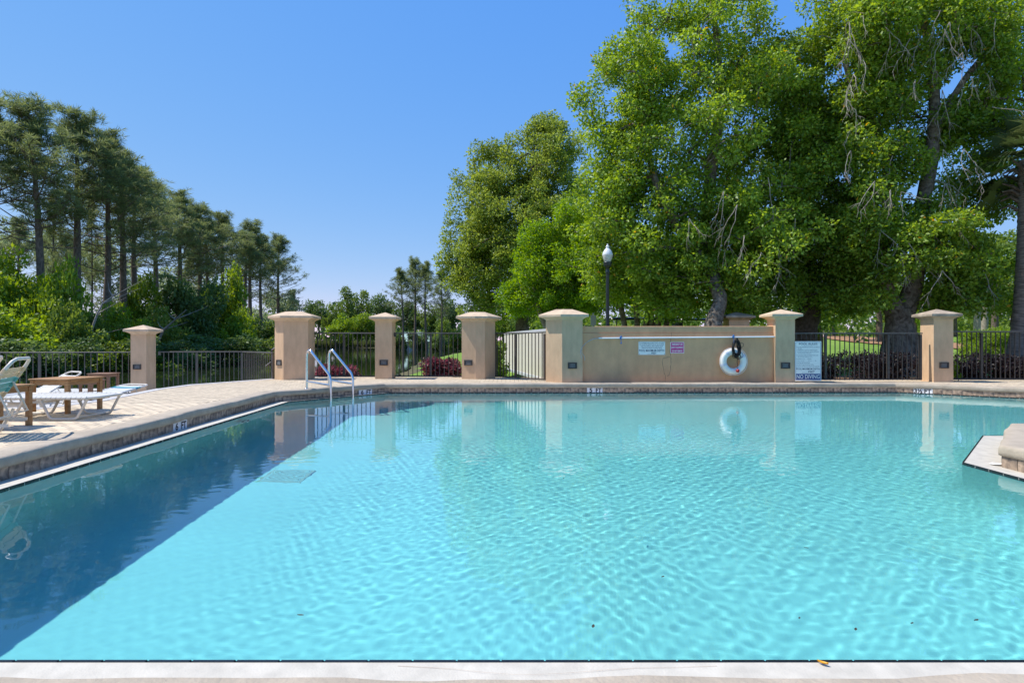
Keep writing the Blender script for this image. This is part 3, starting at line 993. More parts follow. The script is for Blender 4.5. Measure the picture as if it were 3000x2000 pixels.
MB().tube(ga, .0055, 6, closed=True).build('grab_line', M['ring'], ring)
# coil of black rope hung on the pole, with its float
cr = W(2156, 1015, WY - .15)
coil = empty('throw_rope', cr); tag(coil, 'tangled coil of black rope with a red float hung over the life ring', 'rope')
rg = random.Random(5)
mb = MB()
for k in range(17):
    pts = []
    wx_, h_ = rg.uniform(.05, .10), rg.uniform(.16, .26)
    cx_, cz_ = rg.uniform(-.015, .03), rg.uniform(-.05, .0)
    for m_ in range(18):
        an = 2 * math.pi * m_ / 18
        nar = 1 - .35 * max(0, math.sin(an))
        pts.append((cx_ + wx_ * math.cos(an) * nar + rg.uniform(-.008, .008), rg.uniform(-.035, .03), cz_ + .0 + h_ * .8 * math.sin(an) + rg.uniform(-.01, .01) - (.0 if math.sin(an) > 0 else .03)))
    mb.tube(pts, .0062, 5, closed=True)
for cx_, cz_, r_ in ((-.055, -.20, .055), (.02, -.21, .06), (.085, -.19, .06), (.11, .04, .045), (.05, -.235, .05)):
    mb.tube([(cx_ + r_ * math.cos(an) + rg.uniform(-.006, .006), -.05 + rg.uniform(-.02, .02), cz_ + r_ * 1.1 * math.sin(an)) for an in [2 * math.pi * m_ / 14 for m_ in range(14)]], .0058, 5, closed=True)
mb.tube([(.02, -.03, -.18), (.035, .0, -.28), (.03, .01, -.36), (.045, .0, -.42), (.025, -.0, -.47), (.03, -.03, -.51)], .0055, 5)
mb.build('coil', M['black_rope'], coil)
MB().lathe((.03, -.035, -.555), [(0, -.042), (.028, -.033), (.042, 0), (.030, .03), (.008, .042), (0, .043)], 14).build('float', M['red'], coil)

# ------------------------------------------------------------------ fences
def fence(label, pts, ztop, zbot, post_at, name='metal_fence', spacing=.117, pw=.052, hang=None, mt='bronze', cat='fence', group='dark metal fences between the pillars'):
    P = [Vector((p[0], p[1])) for p in pts]
    root = empty(name, (P[0].x, P[0].y, zbot)); tag(root, label, cat, group)
    o0 = Vector((P[0].x, P[0].y, zbot))
    Hh = ztop - zbot
    bal = MB().box((0, 0, (Hh - .03) / 2), (.017, .017, Hh - .03)).mesh('baluster', M[mt])
    pst = MB().box((0, 0, Hh / 2 - .02), (pw, pw, Hh - .045)).mesh('post', M[mt])
    for i in range(len(P) - 1):
        p, q = P[i], P[i + 1]; d = q - p; L = d.length; d.normalize(); ang = math.atan2(d.y, d.x)
        c2 = (p + q) / 2 - o0.xy
        put('top_rail', MB().box((0, 0, 0), (L + .02, .052, .030), bev=.004).mesh('top_rail', M['bronze_light']), root, (c2.x, c2.y, Hh - .015), (0, 0, ang))
        put('bottom_rail', MB().box((0, 0, 0), (L, .030, .030)).mesh('bottom_rail', M[mt]), root, (c2.x, c2.y, .02), (0, 0, ang))
        k = max(2, round(L / spacing))
        posts = post_at[i]
        pj = set(min(k, max(0, round(t * k))) for t in posts)
        for j in range(1, k):
            x = p + d * (L * j / k) - o0.xy
            if j in pj: put('post', pst, root, (x.x, x.y, 0), (0, 0, ang))
            else: put('baluster', bal, root, (x.x, x.y, 0), (0, 0, ang))
        for t in posts:
            if t in (0, 1):
                x = p + d * (L * t) + d * (.03 if t == 0 else -.03) - o0.xy
                put('post', pst, root, (x.x, x.y, 0), (0, 0, ang))
        if i == 0 and hang:
            x = p - o0.xy
            put('bracket', MB().box((0, 0, 0), (.05, .06, .10)).mesh('bracket', M[mt]), root, (x.x + d.x * .01, x.y + d.y * .01, Hh - .05), (0, 0, ang))
    return root
fence('metal fence left of the short pillar, behind the sun loungers', [(-18.5, 15.0), (-14.2, 15.35), (-10.2, 16.15)], .87, -.27, [(1,), (.06, .45, 1)], mt='bronze_light', spacing=.15)
fence('metal fence curving from the short pillar to the widest pillar', [(-9.57, 16.2), (-7.45, 16.55), (-6.05, 15.15)], .875, -.25, [(.47, 1), (1,)], spacing=.118, hang=True, mt='bronze_light')
fence('metal fence in front of the pond, just behind the pool ladder', [(-5.13, 15.42), (-3.52, 15.34)], 1.372, .235, [(.5,)], hang=True)
fence('metal fence in front of the pond and the larger red shrub', [(-3.02, 15.40), (-1.28, 15.36)], 1.372, .235, [(.52,)], hang=True)
fence('narrow metal gate with a cream screen close behind it', [(-.46, 15.62), (.80, 14.22)], 1.372, .22, [(0, .45, 1)], name='metal_gate', cat='gate', hang=True)
fence('metal fence from the rules sign to the shaded pillar', [(6.56, 14.02), (9.68, 14.12)], 1.352, .235, [(.27, .735, 1)], hang=True)
fence('metal fence at the right edge, in front of the palm trunk', [(10.34, 14.18), (16.6, 14.3)], 1.392, .235, [(.135, .55,)])

# handrail of the steps beside the widest pillar
hr = empty('stair_handrail', (-6.12, 15.22, -.1)); tag(hr, 'sloping dark handrail of the steps beside the widest pillar', 'handrail')
mb = MB()
p0, p1 = Vector((0, .0, 1.02)), Vector((.62, .85, 1.68))
MB().bar(p0, p1, .045, .035).build('top_rail', M['bronze_light'], hr)
MB().bar(p0 + Vector((0, 0, -.28)), p1 + Vector((0, 0, -.28)), .03, .03).build('mid_rail', M['bronze'], hr)
MB().bar(Vector((-.10, -.13, .62)), Vector((.05, .07, .78)), .04, .035).build('rail_end', M['bronze_light'], hr)
pm = MB().box((0, 0, .5), (.045, .045, 1.02)).mesh('post', M['bronze'])
for t in (0.0, .33, .66):
    q = p0.lerp(p1, t); put('post', pm, hr, (q.x, q.y, q.z - 1.02))
bmz = MB().box((0, 0, .35), (.017, .017, .7)).mesh('baluster', M['bronze'])
for t in (.11, .22, .44, .55):
    q = p0.lerp(p1, t); put('baluster', bmz, hr, (q.x, q.y, q.z - .72))

# ------------------------------------------------------------------ pool ladder
lad = empty('pool_ladder', (-3.97, 12.22, DZ)); tag(lad, 'stainless steel pool ladder with two bent handrails on the deck edge', 'pool ladder')
inw = Vector((.79, -.615, 0)); along = Vector((.614, .79, 0))
LW = .52
for sd_ in (-1, 1):
    b0 = along * (sd_ * LW / 2)
    D_ = .80
    prof_ = [(0, -.02), (0, .64), (.012, .70), (.045, .752), (.09, .775), (.135, .768), (.17, .735), (D_ - .055, .315), (D_ - .018, .262), (D_, .20), (D_, -.25), (D_, -1.25)]
    pts = [b0 + inw * x_ + Vector((0, 0, z_)) for x_, z_ in prof_]
    o = MB().tube(pts, .0245, 12).build('handrail', M['steel'], lad); RECEIVE.append(o)
    MB().tube([b0 + Vector((0, 0, .145)) + inw * .0, b0 + inw * (D_ * .5) + Vector((0, 0, .125)), b0 + inw * D_ + Vector((0, 0, .105))], .0185, 10).build('brace', M['steel'], lad)
    MB().lathe(tuple(b0), [(.045, -.01), (.045, .006), (.03, .012)], 14).build('flange', M['steel'], lad)
for k in range(4):
    z_ = -.42 - .28 * k
    o = MB().box((0, 0, 0), (LW, .075, .025), M=Matrix.Translation(inw * .80 + Vector((0, 0, z_))) @ Matrix.Rotation(math.atan2(along.y, along.x), 4, 'Z'), bev=.006).build('tread', M['ring'], lad)
    RECEIVE.append(o)

# underwater lamp and drain covers
wlp = empty('pool_light', (-4.03, 9.0, -.40)); tag(wlp, 'round underwater lamp with a dark rim on the left pool side', 'pool light')
mx_ = Matrix.Rotation(R(90), 4, 'Y')
for nm, pr, mt in (('rim', [(.085, .0), (.085, .025), (.105, .025), (.11, 0)], 'bronze'), ('lens', [(0, .02), (.05, .018), (.086, .006)], 'ring')):
    o = MB().lathe((0, 0, 0), pr, 20).build(nm, M[mt], wlp); o.matrix_local = mx_; RECEIVE.append(o)
for k, (x, y, sz_) in enumerate(((-2.62, 6.95, .50),)):
    dr = empty('drain_cover', (x, y, float(floor_z(x, y)) + .004)); tag(dr, 'white square drain grate on the pool floor', 'drain cover')
    o = MB().box((0, 0, .008), (sz_, sz_, .016), bev=.006).build('plate', M['lip'], dr); RECEIVE.append(o)
    sl = MB().box((0, 0, 0), (sz_ * .8, .012, .008)).mesh('slot_bar', M['lip'])
    sb = MB().box((0, 0, 0), (sz_ * .84, sz_ * .84, .004)).build('slot_field', M['plaster'], dr, (0, 0, .018)); RECEIVE.append(sb)
    for j in range(14):
        RECEIVE.append(put('slot_bar', sl, dr, (0, (j - 6.5) * sz_ * .058, .022)))

# skimmer weir plate on the gutter lip of the peninsula
pl = W(2925, 1357, 5.58); pl.z = .011
sk = empty('gutter_drain', (4.52, 5.57, .006)); tag(sk, 'small oval white drain plate on the pale ledge at the right', 'drain')
MB().lathe((0, 0, 0), [(0, .008), (.045, .008), (.055, .004), (.06, 0)], 18).build('plate', M['ring'], sk).scale = (1.0, .7, 1)
MB().lathe((0, 0, 0), [(0, .0095), (.030, .0095), (.032, .008)], 18).build('grate', M['grout'], sk).scale = (1.0, .7, 1)
# ------------------------------------------------------------------ sun loungers
def lounger(label, loc, rz, back_deg, pattern, h=.27, wid=.62, seat=1.22, back=.74):
    """local +x runs from foot (x=0) to head; pattern: strap material from hinge to top of back; seat straps white"""
    root = empty('sun_lounger', loc, rz); tag(root, label, 'sun lounger', 'strap sun loungers on the terrace')
    r_ = .0165
    hw = wid / 2
    ca, sa = math.cos(R(back_deg)), math.sin(R(back_deg))
    # seat frame: two side rails joined round the foot end
    pts = [(seat, -hw, h), (.10, -hw, h), (.03, -hw + .02, h), (0, -hw + .08, h), (0, hw - .08, h), (.03, hw - .02, h), (.10, hw, h), (seat, hw, h)]
    MB().tube(pts, r_, 8).build('seat_frame', M['white_frame'], root)
    bp = lambda s, y: (seat + ca * s, y, h + sa * s)
    pts = [bp(0, -hw + .03), bp(back - .10, -hw + .03), bp(back - .03, -hw + .06), bp(back, -hw + .13), bp(back, hw - .13), bp(back - .03, hw - .06), bp(back - .10, hw - .03), bp(0, hw - .03)]
    MB().tube(pts, r_, 8).build('back_frame', M['white_frame'], root)
    for x0, nm in ((.06, 'leg'), (seat - .40, 'leg')):
        for sy in (-1, 1):
            y0 = sy * (hw - .01)
            pp = [(x0, y0, h - .01), (x0 + .11, y0, .05), (x0 + .135, y0, .022), (x0 + .17, y0, .017), (x0 + .40, y0, .017), (x0 + .435, y0, .022), (x0 + .46, y0, .05), (x0 + .56, y0, h - .015)]
            MB().tube(pp, r_, 8).build('leg', M['white_frame'], root)
        MB().tube([(x0 + .20, -hw + .01, .022), (x0 + .20, hw - .01, .022)], r_ * .8, 6).build('stretcher', M['white_frame'], root)
    # ratchet prop of the back
    for sy in (-1, 1):
        q = bp(back * .52, sy * (hw - .05))
        MB().tube([q, (q[0] + .14 * ca + .05, q[1], max(.06, q[2] - .30)), (seat + .02, q[1], h - .12)], .011, 6).build('prop', M['white_frame'], root)
        MB().bar((seat - .35, sy * (hw - .03), h - .09), (seat + .28, sy * (hw - .03), h - .13), .016, .03).build('ratchet_bar', M['white_frame'], root)
    sw = .052
    sme = {}
    def strap_mesh(mt, w_):
        if mt not in sme:
            vs, fs = [], []
            rows = 7
            for k in range(rows):
                t = k / (rows - 1) * 2 - 1
                sag = -.012 * (1 - t * t)
                for x in (-sw / 2, sw / 2):
                    vs.append((x, t * (w_ / 2 + .016), sag + r_ + .001 - (.012 if abs(t) == 1 else 0)))
            for x in (-sw / 2, sw / 2):
                pass
            for k in range(rows - 1):
                fs.append((2 * k, 2 * k + 1, 2 * k + 3, 2 * k + 2))
            nb = len(vs)
            vs += [(x, y, z - .004) for x, y, z in vs]
            fs += [tuple(nb + i for i in f[::-1]) for f in fs]
            for k in range(rows - 1):
                for s_ in (0, 1):
                    a_, b_ = 2 * k + s_, 2 * (k + 1) + s_
                    fs.append((a_, b_, nb + b_, nb + a_) if s_ == 0 else (b_, a_, nb + a_, nb + b_))
            # wrap round the rail at both ends
            mb_ = MB().add(vs, fs)
            for sy in (-1, 1):
                y0 = sy * w_ / 2
                ring_ = [(r_ + .004) * math.cos(a2) for a2 in (0,)]
                cyl = [[(x, y0 + (r_ + .0035) * math.cos(b2), (r_ + .0035) * math.sin(b2)) for b2 in [2 * math.pi * m_ / 8 for m_ in range(8)]] for x in (-sw / 2, sw / 2)]
                mb_.rings(cyl, True, True)
            sme[mt] = mb_.mesh('strap', M[mt])
        return sme[mt]
    k = int((seat - .10) / .060)
    for j in range(k):
        put('strap', strap_mesh('strap_white', wid), root, (.085 + j * .060, 0, h))
    sme.clear()
    kb = int((back - .12) / .060)
    for j in range(kb):
        t = j / max(1, kb - 1)
        mt = pattern[min(len(pattern) - 1, int(t * len(pattern)))]
        q = bp(.04 + j * .060, 0)
        o = put('strap', strap_mesh(mt, wid - .06), root, q, (0, -R(back_deg), 0))
    return root

def head_at(top, rz, back_deg, back=.74, seat=1.22, h=.27):
    """foot location so that the middle of the back's top edge is at `top`"""
    dx = seat + math.cos(R(back_deg)) * back
    return (top[0] - math.cos(rz) * dx, top[1] - math.sin(rz) * dx)

rz = math.atan2(.41, .91)
t = head_at((-4.93, 6.02), rz, 58, .60)
lounger('sun lounger with a teal banded cream back raised steeply, nearest the pool', (t[0], t[1], DZ), rz, 58, ['strap_cream', 'strap_cream', 'strap_cream', 'strap_teal', 'strap_teal', 'strap_teal', 'strap_cream'], back=.60)
t = head_at((-6.92, 8.02), rz, 52, .60)
lounger('sun lounger with a blue banded raised back at the far left edge', (t[0], t[1], DZ), rz, 52, ['strap_white', 'strap_white', 'strap_blue', 'strap_blue', 'strap_blue', 'strap_white'], back=.60)
lounger('all white sun lounger with bent tube legs, foot end towards the pool', (-5.04, 7.47, DZ), R(180), 32, ['strap_white'])
rz = math.atan2(.86, .5)
t = head_at((-8.83, 12.1), rz, 32)
lounger('white sun lounger with a sunlit raised back behind the larger table', (t[0], t[1], terrace_z(-9.1, 11.4) + .0), rz, 32, ['strap_white'])
rz = R(80)
t = head_at((-7.68, 12.25), rz, 9)
lounger('flat white sun lounger with a teal band at its head, beside the short pillar', (t[0], t[1], -.12), rz, 9, ['strap_white', 'strap_white', 'strap_white', 'strap_white', 'strap_blue', 'strap_teal', 'strap_white'])
lounger('flat white sun lounger farthest back along the left fence', (-9.7, 13.95, float(terrace_z(-10.3, 14))), R(180), 4, ['strap_white'])

# ------------------------------------------------------------------ side tables
def table(label, loc, rz, w_, d_, h_, mt, leg=.047):
    root = empty('side_table', loc, rz); tag(root, label, 'side table', 'wooden side tables between the loungers')
    slat_n = 6
    sl = MB().box((0, 0, 0), (w_ + .03, (d_ + .03) / slat_n - .004, .022), bev=.003).mesh('table_slat', M[mt])
    for k in range(slat_n):
        put('table_slat', sl, root, (0, (k - (slat_n - 1) / 2) * (d_ + .03) / slat_n, h_ - .011))
    lg = MB().box((0, 0, (h_ - .024) / 2), (leg, leg, h_ - .024), bev=.004).mesh('leg', M[mt])
    for sx in (-1, 1):
        for sy in (-1, 1):
            put('leg', lg, root, (sx * (w_ - leg) / 2, sy * (d_ - leg) / 2, 0))
    for sy in (-1, 1):
        MB().box((0, sy * (d_ - leg) / 2, h_ - .055), (w_ - 2 * leg - .002, .022, .06)).build('apron', M[mt], root)
    for sx in (-1, 1):
        MB().box((sx * (w_ - leg) / 2, 0, h_ - .055), (.022, d_ - 2 * leg - .002, .06)).build('apron', M[mt], root)
    return root
table('wooden side table standing behind the all white lounger', (-6.05, 8.13, DZ), R(-4), .53, .60, .46, 'teak')
table('wooden side table half hidden by the teal backed lounger', (-5.66, 6.58, DZ), R(-2), .42, .42, .47, 'teak')
table('darker wooden side table low on the terrace behind the larger table', (-9.2, 12.9, float(terrace_z(-9.2, 12.9)) - .02), R(8), .50, .50, .47, 'teak_dark')
table('darker wooden side table farthest back, close to the left fence', (-9.5, 13.9, float(terrace_z(-9.5, 13.9))), R(6), .45, .45, .60, 'teak_dark')

# ------------------------------------------------------------------ leaves on and in the pool
def leaf(name, label, p, rz, L_, mt, group=None, curl=.006):
    mb = MB()
    vs, fs = [], []
    for k in range(7):
        t = k / 6
        wd = L_ * .20 * math.sin(math.pi * (t * .92 + .05)) ** .8
        for s_ in (-1, 0, 1):
            vs.append(((t - .5) * L_, s_ * wd, curl * (abs(s_) + 2 * (t - .5) ** 2) + .003))
    for k in range(6):
        for s_ in (0, 1):
            fs.append((3 * k + s_, 3 * k + 3 + s_, 3 * k + 4 + s_, 3 * k + 1 + s_))
    o = mb.add(vs, fs, True).build(name, M[mt], None, p)
    o.rotation_euler = (0, 0, rz)
    tag(o, label, 'leaf', group)
    return o
leaf('fallen_leaf', 'yellow leaf lying on the white lip at the front of the pool', (1.09, 2.095, .0135), R(-38), .036, 'yellow_leaf')
for px, py, lab in ((880, 1806, 'dark dead leaf floating alone at the front left of the pool'), (1738, 1839, 'dark dead leaf floating near the middle of the front edge'), (2342, 1815, 'small dark leaf floating straight out from the yellow leaf'), (2507, 1848, 'dark leaf floating just right of the yellow leaf'), (1651, 1404, 'tiny dark leaf floating in the middle of the pool, straight out from the wall signs'), (2672, 1830, 'small dark leaf floating at the front right of the pool'), (2860, 1821, 'dark leaf floating closest to the right edge of the view'), (1942, 1693, 'tiny dark leaf floating right of centre, halfway to the front edge'), (2362, 1608, 'dark leaf floating between the yellow leaf and the wall end')):
    q = G(px, py, 0)
    leaf('floating_leaf', lab, (q.x, q.y, .004), random.uniform(0, 6), random.uniform(.018, .032), 'dead_leaf', 'dead leaves floating on the pool', .002)

# ------------------------------------------------------------------ lamp post
LY = 16.4
lp = empty('lamp_post', (W(1780, 0, LY).x, LY, .1)); tag(lp, 'dark green lamp post with a white acorn globe behind the wall', 'lamp post')
hb = W(0, 779, LY).z - .1
prof_ = [(.17, 0), (.17, .12), (.13, .16), (.12, .5), (.085, .58), (.062, .66), (.052, 1.2), (.047, hb - .22), (.05, hb - .2), (.07, hb - .17), (.05, hb - .14), (.056, hb - .04), (.10, hb - .01), (.115, hb + .02), (.105, hb + .05), (.12, hb + .07), (.12, hb + .10), (.10, hb + .11)]
MB().lathe((0, 0, 0), prof_, 20).build('post', M['lamp_green'], lp)
g0 = hb + .105
GS = .83
MB().lathe((0, 0, g0), [(r_ * GS, z_ * GS) for r_, z_ in [(.095, 0), (.125, .06), (.158, .15), (.170, .215)]], 24).build('lower_globe', M['glass_clear'], lp)
MB().lathe((0, 0, g0), [(r_ * GS, z_ * GS) for r_, z_ in [(.171, .213), (.176, .225), (.172, .26), (.150, .33), (.11, .40), (.07, .445), (.048, .465), (.046, .48), (.062, .495), (.064, .515), (.045, .535), (.025, .555), (.022, .565), (.03, .58), (.02, .6), (0, .607)]], 24).build('upper_globe', M['glass_white'], lp)

# grey back of a small sign on its post
sgn = empty('street_sign', (W(1738, 0, 22).x, 22.0, .1)); tag(sgn, 'grey back of a small street sign just left of the lamp post', 'sign')
MB().box((0, 0, 1.05), (.05, .03, 2.1)).build('post', M['grey_sign'], sgn)
MB().box((0, -.03, 1.82), (.20, .006, .36), bev=.002).build('plate', M['grey_sign'], sgn)

# cream screen fence behind the gate
s0, s1 = Vector((-.30, 24.6)), Vector((1.02, 16.9))
scr = empty('privacy_screen', (s0.x, s0.y, .0)); tag(scr, 'cream vertical board screen behind the narrow gate', 'fence')
d = (s1 - s0); L = d.length; d.normalize(); ang = math.atan2(d.y, d.x)
kk = 26; st = L / kk
brd = MB().box((0, 0, .74), (st - .012, .03, 1.42), bev=.006).mesh('board', M['cream_vinyl'])
for j in range(kk):
    x = d * ((j + .5) * st); put('board', brd, scr, (x.x, x.y, 0), (0, 0, ang))
for zz, hh, nm in ((1.47, .07, 'top_rail'), (.03, .10, 'bottom_rail')):
    x = d * (L / 2); put(nm, MB().box((0, 0, 0), (L, .07, hh), bev=.008).mesh(nm, M['grey_rail']), scr, (x.x, x.y, zz), (0, 0, ang))

# golf carts parked behind the wall
def cart(label, loc, rz, body):
    root = empty('golf_cart', loc, rz); tag(root, label, 'golf cart', 'golf carts parked behind the wall')
    mb = MB().rings([[(x, y, z) for x, y in ((-.95, -.58), (1.05, -.58), (1.15, -.45), (1.15, .45), (1.05, .58), (-.95, .58), (-1.05, .45), (-1.05, -.45))] for z in (.28, .42)], True, True)
    mb.box((.85, 0, .60), (.55, 1.08, .38), bev=.06); mb.box((-.55, 0, .56), (.95, 1.1, .30), bev=.06)
    mb.build('body', M[body], root)
    MB().box((-.30, 0, .78), (.50, 1.05, .12), bev=.04).build('seat', M['cart_seat'], root)
    MB().box((-.58, 0, 1.05), (.10, 1.05, .42), bev=.04).build('backrest', M['cart_seat'], root)
    mb = MB().rings([[(x * s_, y * s_, z) for x, y in ((-.95, -.60), (.85, -.60), (.95, -.50), (.95, .50), (.85, .60), (-.95, .60), (-1.05, .5), (-1.05, -.5))] for s_, z in ((1, 1.86), (1.02, 1.89), (1.0, 1.925), (.86, 1.95))], True, True, False)
    mb.build('roof', M['cart_black'], root)
    for sx in (-.85, .80):
        for sy in (-.52, .52):
            MB().tube([(sx * 1.05, sy, .60), (sx, sy, 1.87)], .02, 8).build('roof_post', M['cart_black'], root)
    MB().add([(.86, -.52, .85), (.86, .52, .85), (.80, .52, 1.80), (.80, -.52, 1.80), (.875, -.52, .85), (.875, .52, .85), (.815, .52, 1.80), (.815, -.52, 1.80)], [(3, 2, 1, 0), (4, 5, 6, 7), (0, 1, 5, 4), (2, 3, 7, 6), (1, 2, 6, 5), (3, 0, 4, 7)]).build('windscreen', M['window_glass'], root)
    MB().tube([(.55, .28 + .16 * math.cos(a2), 1.0 + .16 * math.sin(a2)) for a2 in [2 * math.pi * k / 14 for k in range(14)]], .014, 6, closed=True).build('steering_wheel', M['cart_black'], root)
    for sx in (-.68, .75):
        for sy in (-.56, .56):
            wb = MB()
            wb.rings([[(sx + r2 * math.cos(a2), sy + yy, .22 + r2 * math.sin(a2)) for a2 in [2 * math.pi * k / 16 for k in range(16)]] for r2, yy in ((.12, -.09), (.20, -.09), (.22, -.06), (.22, .06), (.20, .09), (.12, .09))], True, True, True)
            wb.build('wheel', M['tyre'], root)
    return root
cart('black roofed golf cart behind the wall, between the tree trunks', (4.65, 22.6, .08), R(6), 'cart_blue')
cart('second black roofed golf cart behind the wall, left of the thick leaning trunk', (7.25, 23.4, .08), R(186), 'cart_black')
cart('dark golf cart roof showing right of the half hidden pillar', (9.35, 22.4, .08), R(4), 'cart_blue')
# ------------------------------------------------------------------ terrain and pond
POND = [(-34, 24), (-8, 18.6), (-5.0, 21), (-6.3, 31), (-9.5, 62), (-10, 100), (-6, 140), (4, 172), (-20, 205), (-38, 203), (-58, 168), (-43, 110), (-37, 60)]
PZ = -.90
def ground_z(x, y):
    x, y = np.asarray(x, float), np.asarray(y, float)
    h = -.50 + .60 * sstep((x + 1.6) / 3.0)
    h = h + 1.38 * sstep((y - 19) / 26) * sstep((x - 3) / 7)
    h = h + 1.2 * sstep((-x - 44) / 25) + .6 * sstep((y - 205) / 60) * (1 - sstep((x - 3) / 7))
    d = dist_poly(POND, x, y); i_ = inside(POND, x, y)
    bank = -.84 + (h + .84) * sstep(d / 7)
    return np.where(i_, PZ - .05 - .30 * np.minimum(d, 3), np.where(d < 7, bank, h))
def axis(lo, hi, flo, fhi, st):
    a_ = list(np.arange(flo, fhi + .01, st)); s = st; v = fhi
    while v < hi: s *= 1.3; v += s; a_.append(v)
    s = st; v = flo
    while v > lo: s *= 1.3; v -= s; a_.insert(0, v)
    return np.array(a_)
xs = axis(-1800, 1800, -62, 62, 1.0); ys = axis(-600, 2600, 14.0, 130, 1.0)
gx, gy = np.meshgrid(xs, ys)
gz = ground_z(gx, gy)
ind = inside(DECK, gx, gy) & (dist_poly(DECK, gx, gy) > .1)
near = (gx > -18) & (gx < -4.5) & (gy < 18.2) & (gy > 7)
gz = np.where(ind | near, -.9, gz)
V = np.stack([gx.ravel(), gy.ravel(), gz.ravel()], 1)
nx, ny = len(xs), len(ys); idx = np.arange(nx * ny).reshape(ny, nx)
Q = np.stack([idx[:-1, :-1], idx[:-1, 1:], idx[1:, 1:], idx[1:, :-1]], -1).reshape(-1, 4)
cx, cy = gx.ravel()[Q].mean(1), gy.ravel()[Q].mean(1)
ci = ind.ravel()[Q].all(1)
Q = Q[~ci]; cx, cy = cx[~ci], cy[~ci]
me = np_mesh('ground', V, Q, M['lawn'], True); me.materials.append(M['ground'])
side = ((cx < -14) | (cy > 130) | (dist_poly(POND, cx, cy) < 1.0)).astype(np.int32)
me.polygons.foreach_set('material_index', side)
tag(put('ground', me), kind='structure')
mb = MB(); mb.add([(x, y, 0) for x, y in offset_poly(POND[::-1] if False else POND, 0)], [tuple(range(len(POND)))])
pond = mb.build('pond', M['pond']); pond.location = (0, 0, PZ); tag(pond, kind='structure')
bm = bmesh.new(); bm.from_mesh(pond.data); bmesh.ops.recalc_face_normals(bm, faces=bm.faces)
for f_ in bm.faces:
    if f_.normal.z < 0: f_.normal_flip()
bmesh.ops.triangulate(bm, faces=bm.faces); bm.to_mesh(pond.data); bm.free()

def patch_sheet(name, poly, lift, mt, step=.4):
    x0, x1 = min(p[0] for p in poly), max(p[0] for p in poly); y0, y1 = min(p[1] for p in poly), max(p[1] for p in poly)
    xs = np.arange(x0, x1 + step, step); ys = np.arange(y0, y1 + step, step)
    gx, gy = np.meshgrid(xs, ys)
    V = np.stack([gx.ravel(), gy.ravel(), (ground_z(gx, gy) + lift).ravel()], 1)
    nx, ny = len(xs), len(ys); idx = np.arange(nx * ny).reshape(ny, nx)
    Q = np.stack([idx[:-1, :-1], idx[:-1, 1:], idx[1:, 1:], idx[1:, :-1]], -1).reshape(-1, 4)
    cx, cy = gx.ravel()[Q].mean(1), gy.ravel()[Q].mean(1)
    Q = Q[inside(poly, cx, cy)]
    return put(name, np_mesh(name, V, Q, M[mt], True))
tag(patch_sheet('mulch_bed', [(6.3, 14.70), (17, 14.70), (17, 17.4), (6.3, 17.4)], .05, 'straw', .15), kind='structure')
for px, Y, rx, ry in ((2575, 37, 2.4, 4.5), (2800, 33, 1.6, 3.0), (2420, 44, 2.0, 4)):
    cxp = (px - 1500) / F * Y
    tag(patch_sheet('straw_island', [(cxp + rx * math.cos(t), Y + ry * math.sin(t)) for t in np.linspace(0, 6.28, 24, False)], .06, 'straw', .3), kind='structure')

# ------------------------------------------------------------------ foliage tools
def rdir(rg, n):
    v = rg.normal(size=(n, 3)); return v / np.linalg.norm(v, axis=1, keepdims=True)
def norm(v): return v / (np.linalg.norm(v, axis=1, keepdims=True) + 1e-9)
def leaf_geo(pos, dirs, nrm, L_, asp, rg, fold=.15):
    n = len(pos)
    L_ = L_ * rg.uniform(.7, 1.25, (n, 1))
    side = norm(np.cross(dirs, nrm)); nn = np.cross(side, dirs)
    Wd = L_ * asp * .5
    mid = pos + dirs * L_ * .45 + nn * (L_ * fold * rg.uniform(-.3, 1, (n, 1)))
    V = np.stack([pos, mid + side * Wd, pos + dirs * L_, mid - side * Wd], 1).reshape(-1, 3)
    return V
def cloud(centres, rads, per, L_, asp, seed, mt, name='crown', up=.55, droop=.15, flat=.8, core=.4):
    """leaf-sized faces spread over clumps"""
    rg = np.random.default_rng(seed)
    centres = np.asarray(centres, float); rads = np.asarray(rads, float)
    cnt = np.maximum(3, (per * (rads / rads.mean()) ** 2).astype(int))
    ci = np.repeat(np.arange(len(centres)), cnt); n = len(ci)
    d = rdir(rg, n)
    rr = rads[ci] * (core + (1 - core) * rg.uniform(0, 1, n) ** .45) * rg.uniform(.8, 1.15, n)
    pos = centres[ci] + d * rr[:, None] * np.array((1, 1, flat))
    dirs = norm(d * .8 + rdir(rg, n) * .9 + np.array((0, 0, -droop)))
    nr = norm(rdir(rg, n) * .8 + np.array((0, 0, up)) + d * .5)
    V = leaf_geo(pos, dirs, nr, L_, asp, rg)
    tone = np.clip(.62 * rg.uniform(0, 1, n) + .38 * rg.uniform(0, 1, len(centres))[ci], 0, .97)
    tone[rg.uniform(0, 1, n) < .006] = 1.0
    Q = np.arange(n * 4).reshape(n, 4)
    return np_mesh(name, V, Q, M[mt], False, np.repeat(tone, 4))
def E(px, py, rx, ry, Y, dep=None):
    c2 = W(px, py, Y); k = Y / F
    return (np.array(c2), np.array((rx * k, dep if dep else (rx + ry) * .5 * k, ry * k)))
def fill(ells, n, seed, surf=.38, gap=0.0):
    rg = np.random.default_rng(seed)
    vol = np.array([np.prod(e_[1]) ** .8 for e_ in ells]); pr = vol / vol.sum()
    out = []
    ph = rg.uniform(0, 6.28, (4, 3)); kk = rg.normal(size=(4, 3)) * (2.0 if gap else 0)
    while len(out) < n:
        c2, r2 = ells[rg.choice(len(ells), p=pr)]
        d = rdir(rg, 1)[0]; q = c2 + d * r2 * rg.uniform(0, 1) ** surf
        if gap and np.sin(q @ kk.T + ph[:, 0]).mean() < -.55 + gap: continue
        out.append(q)
    return np.array(out)
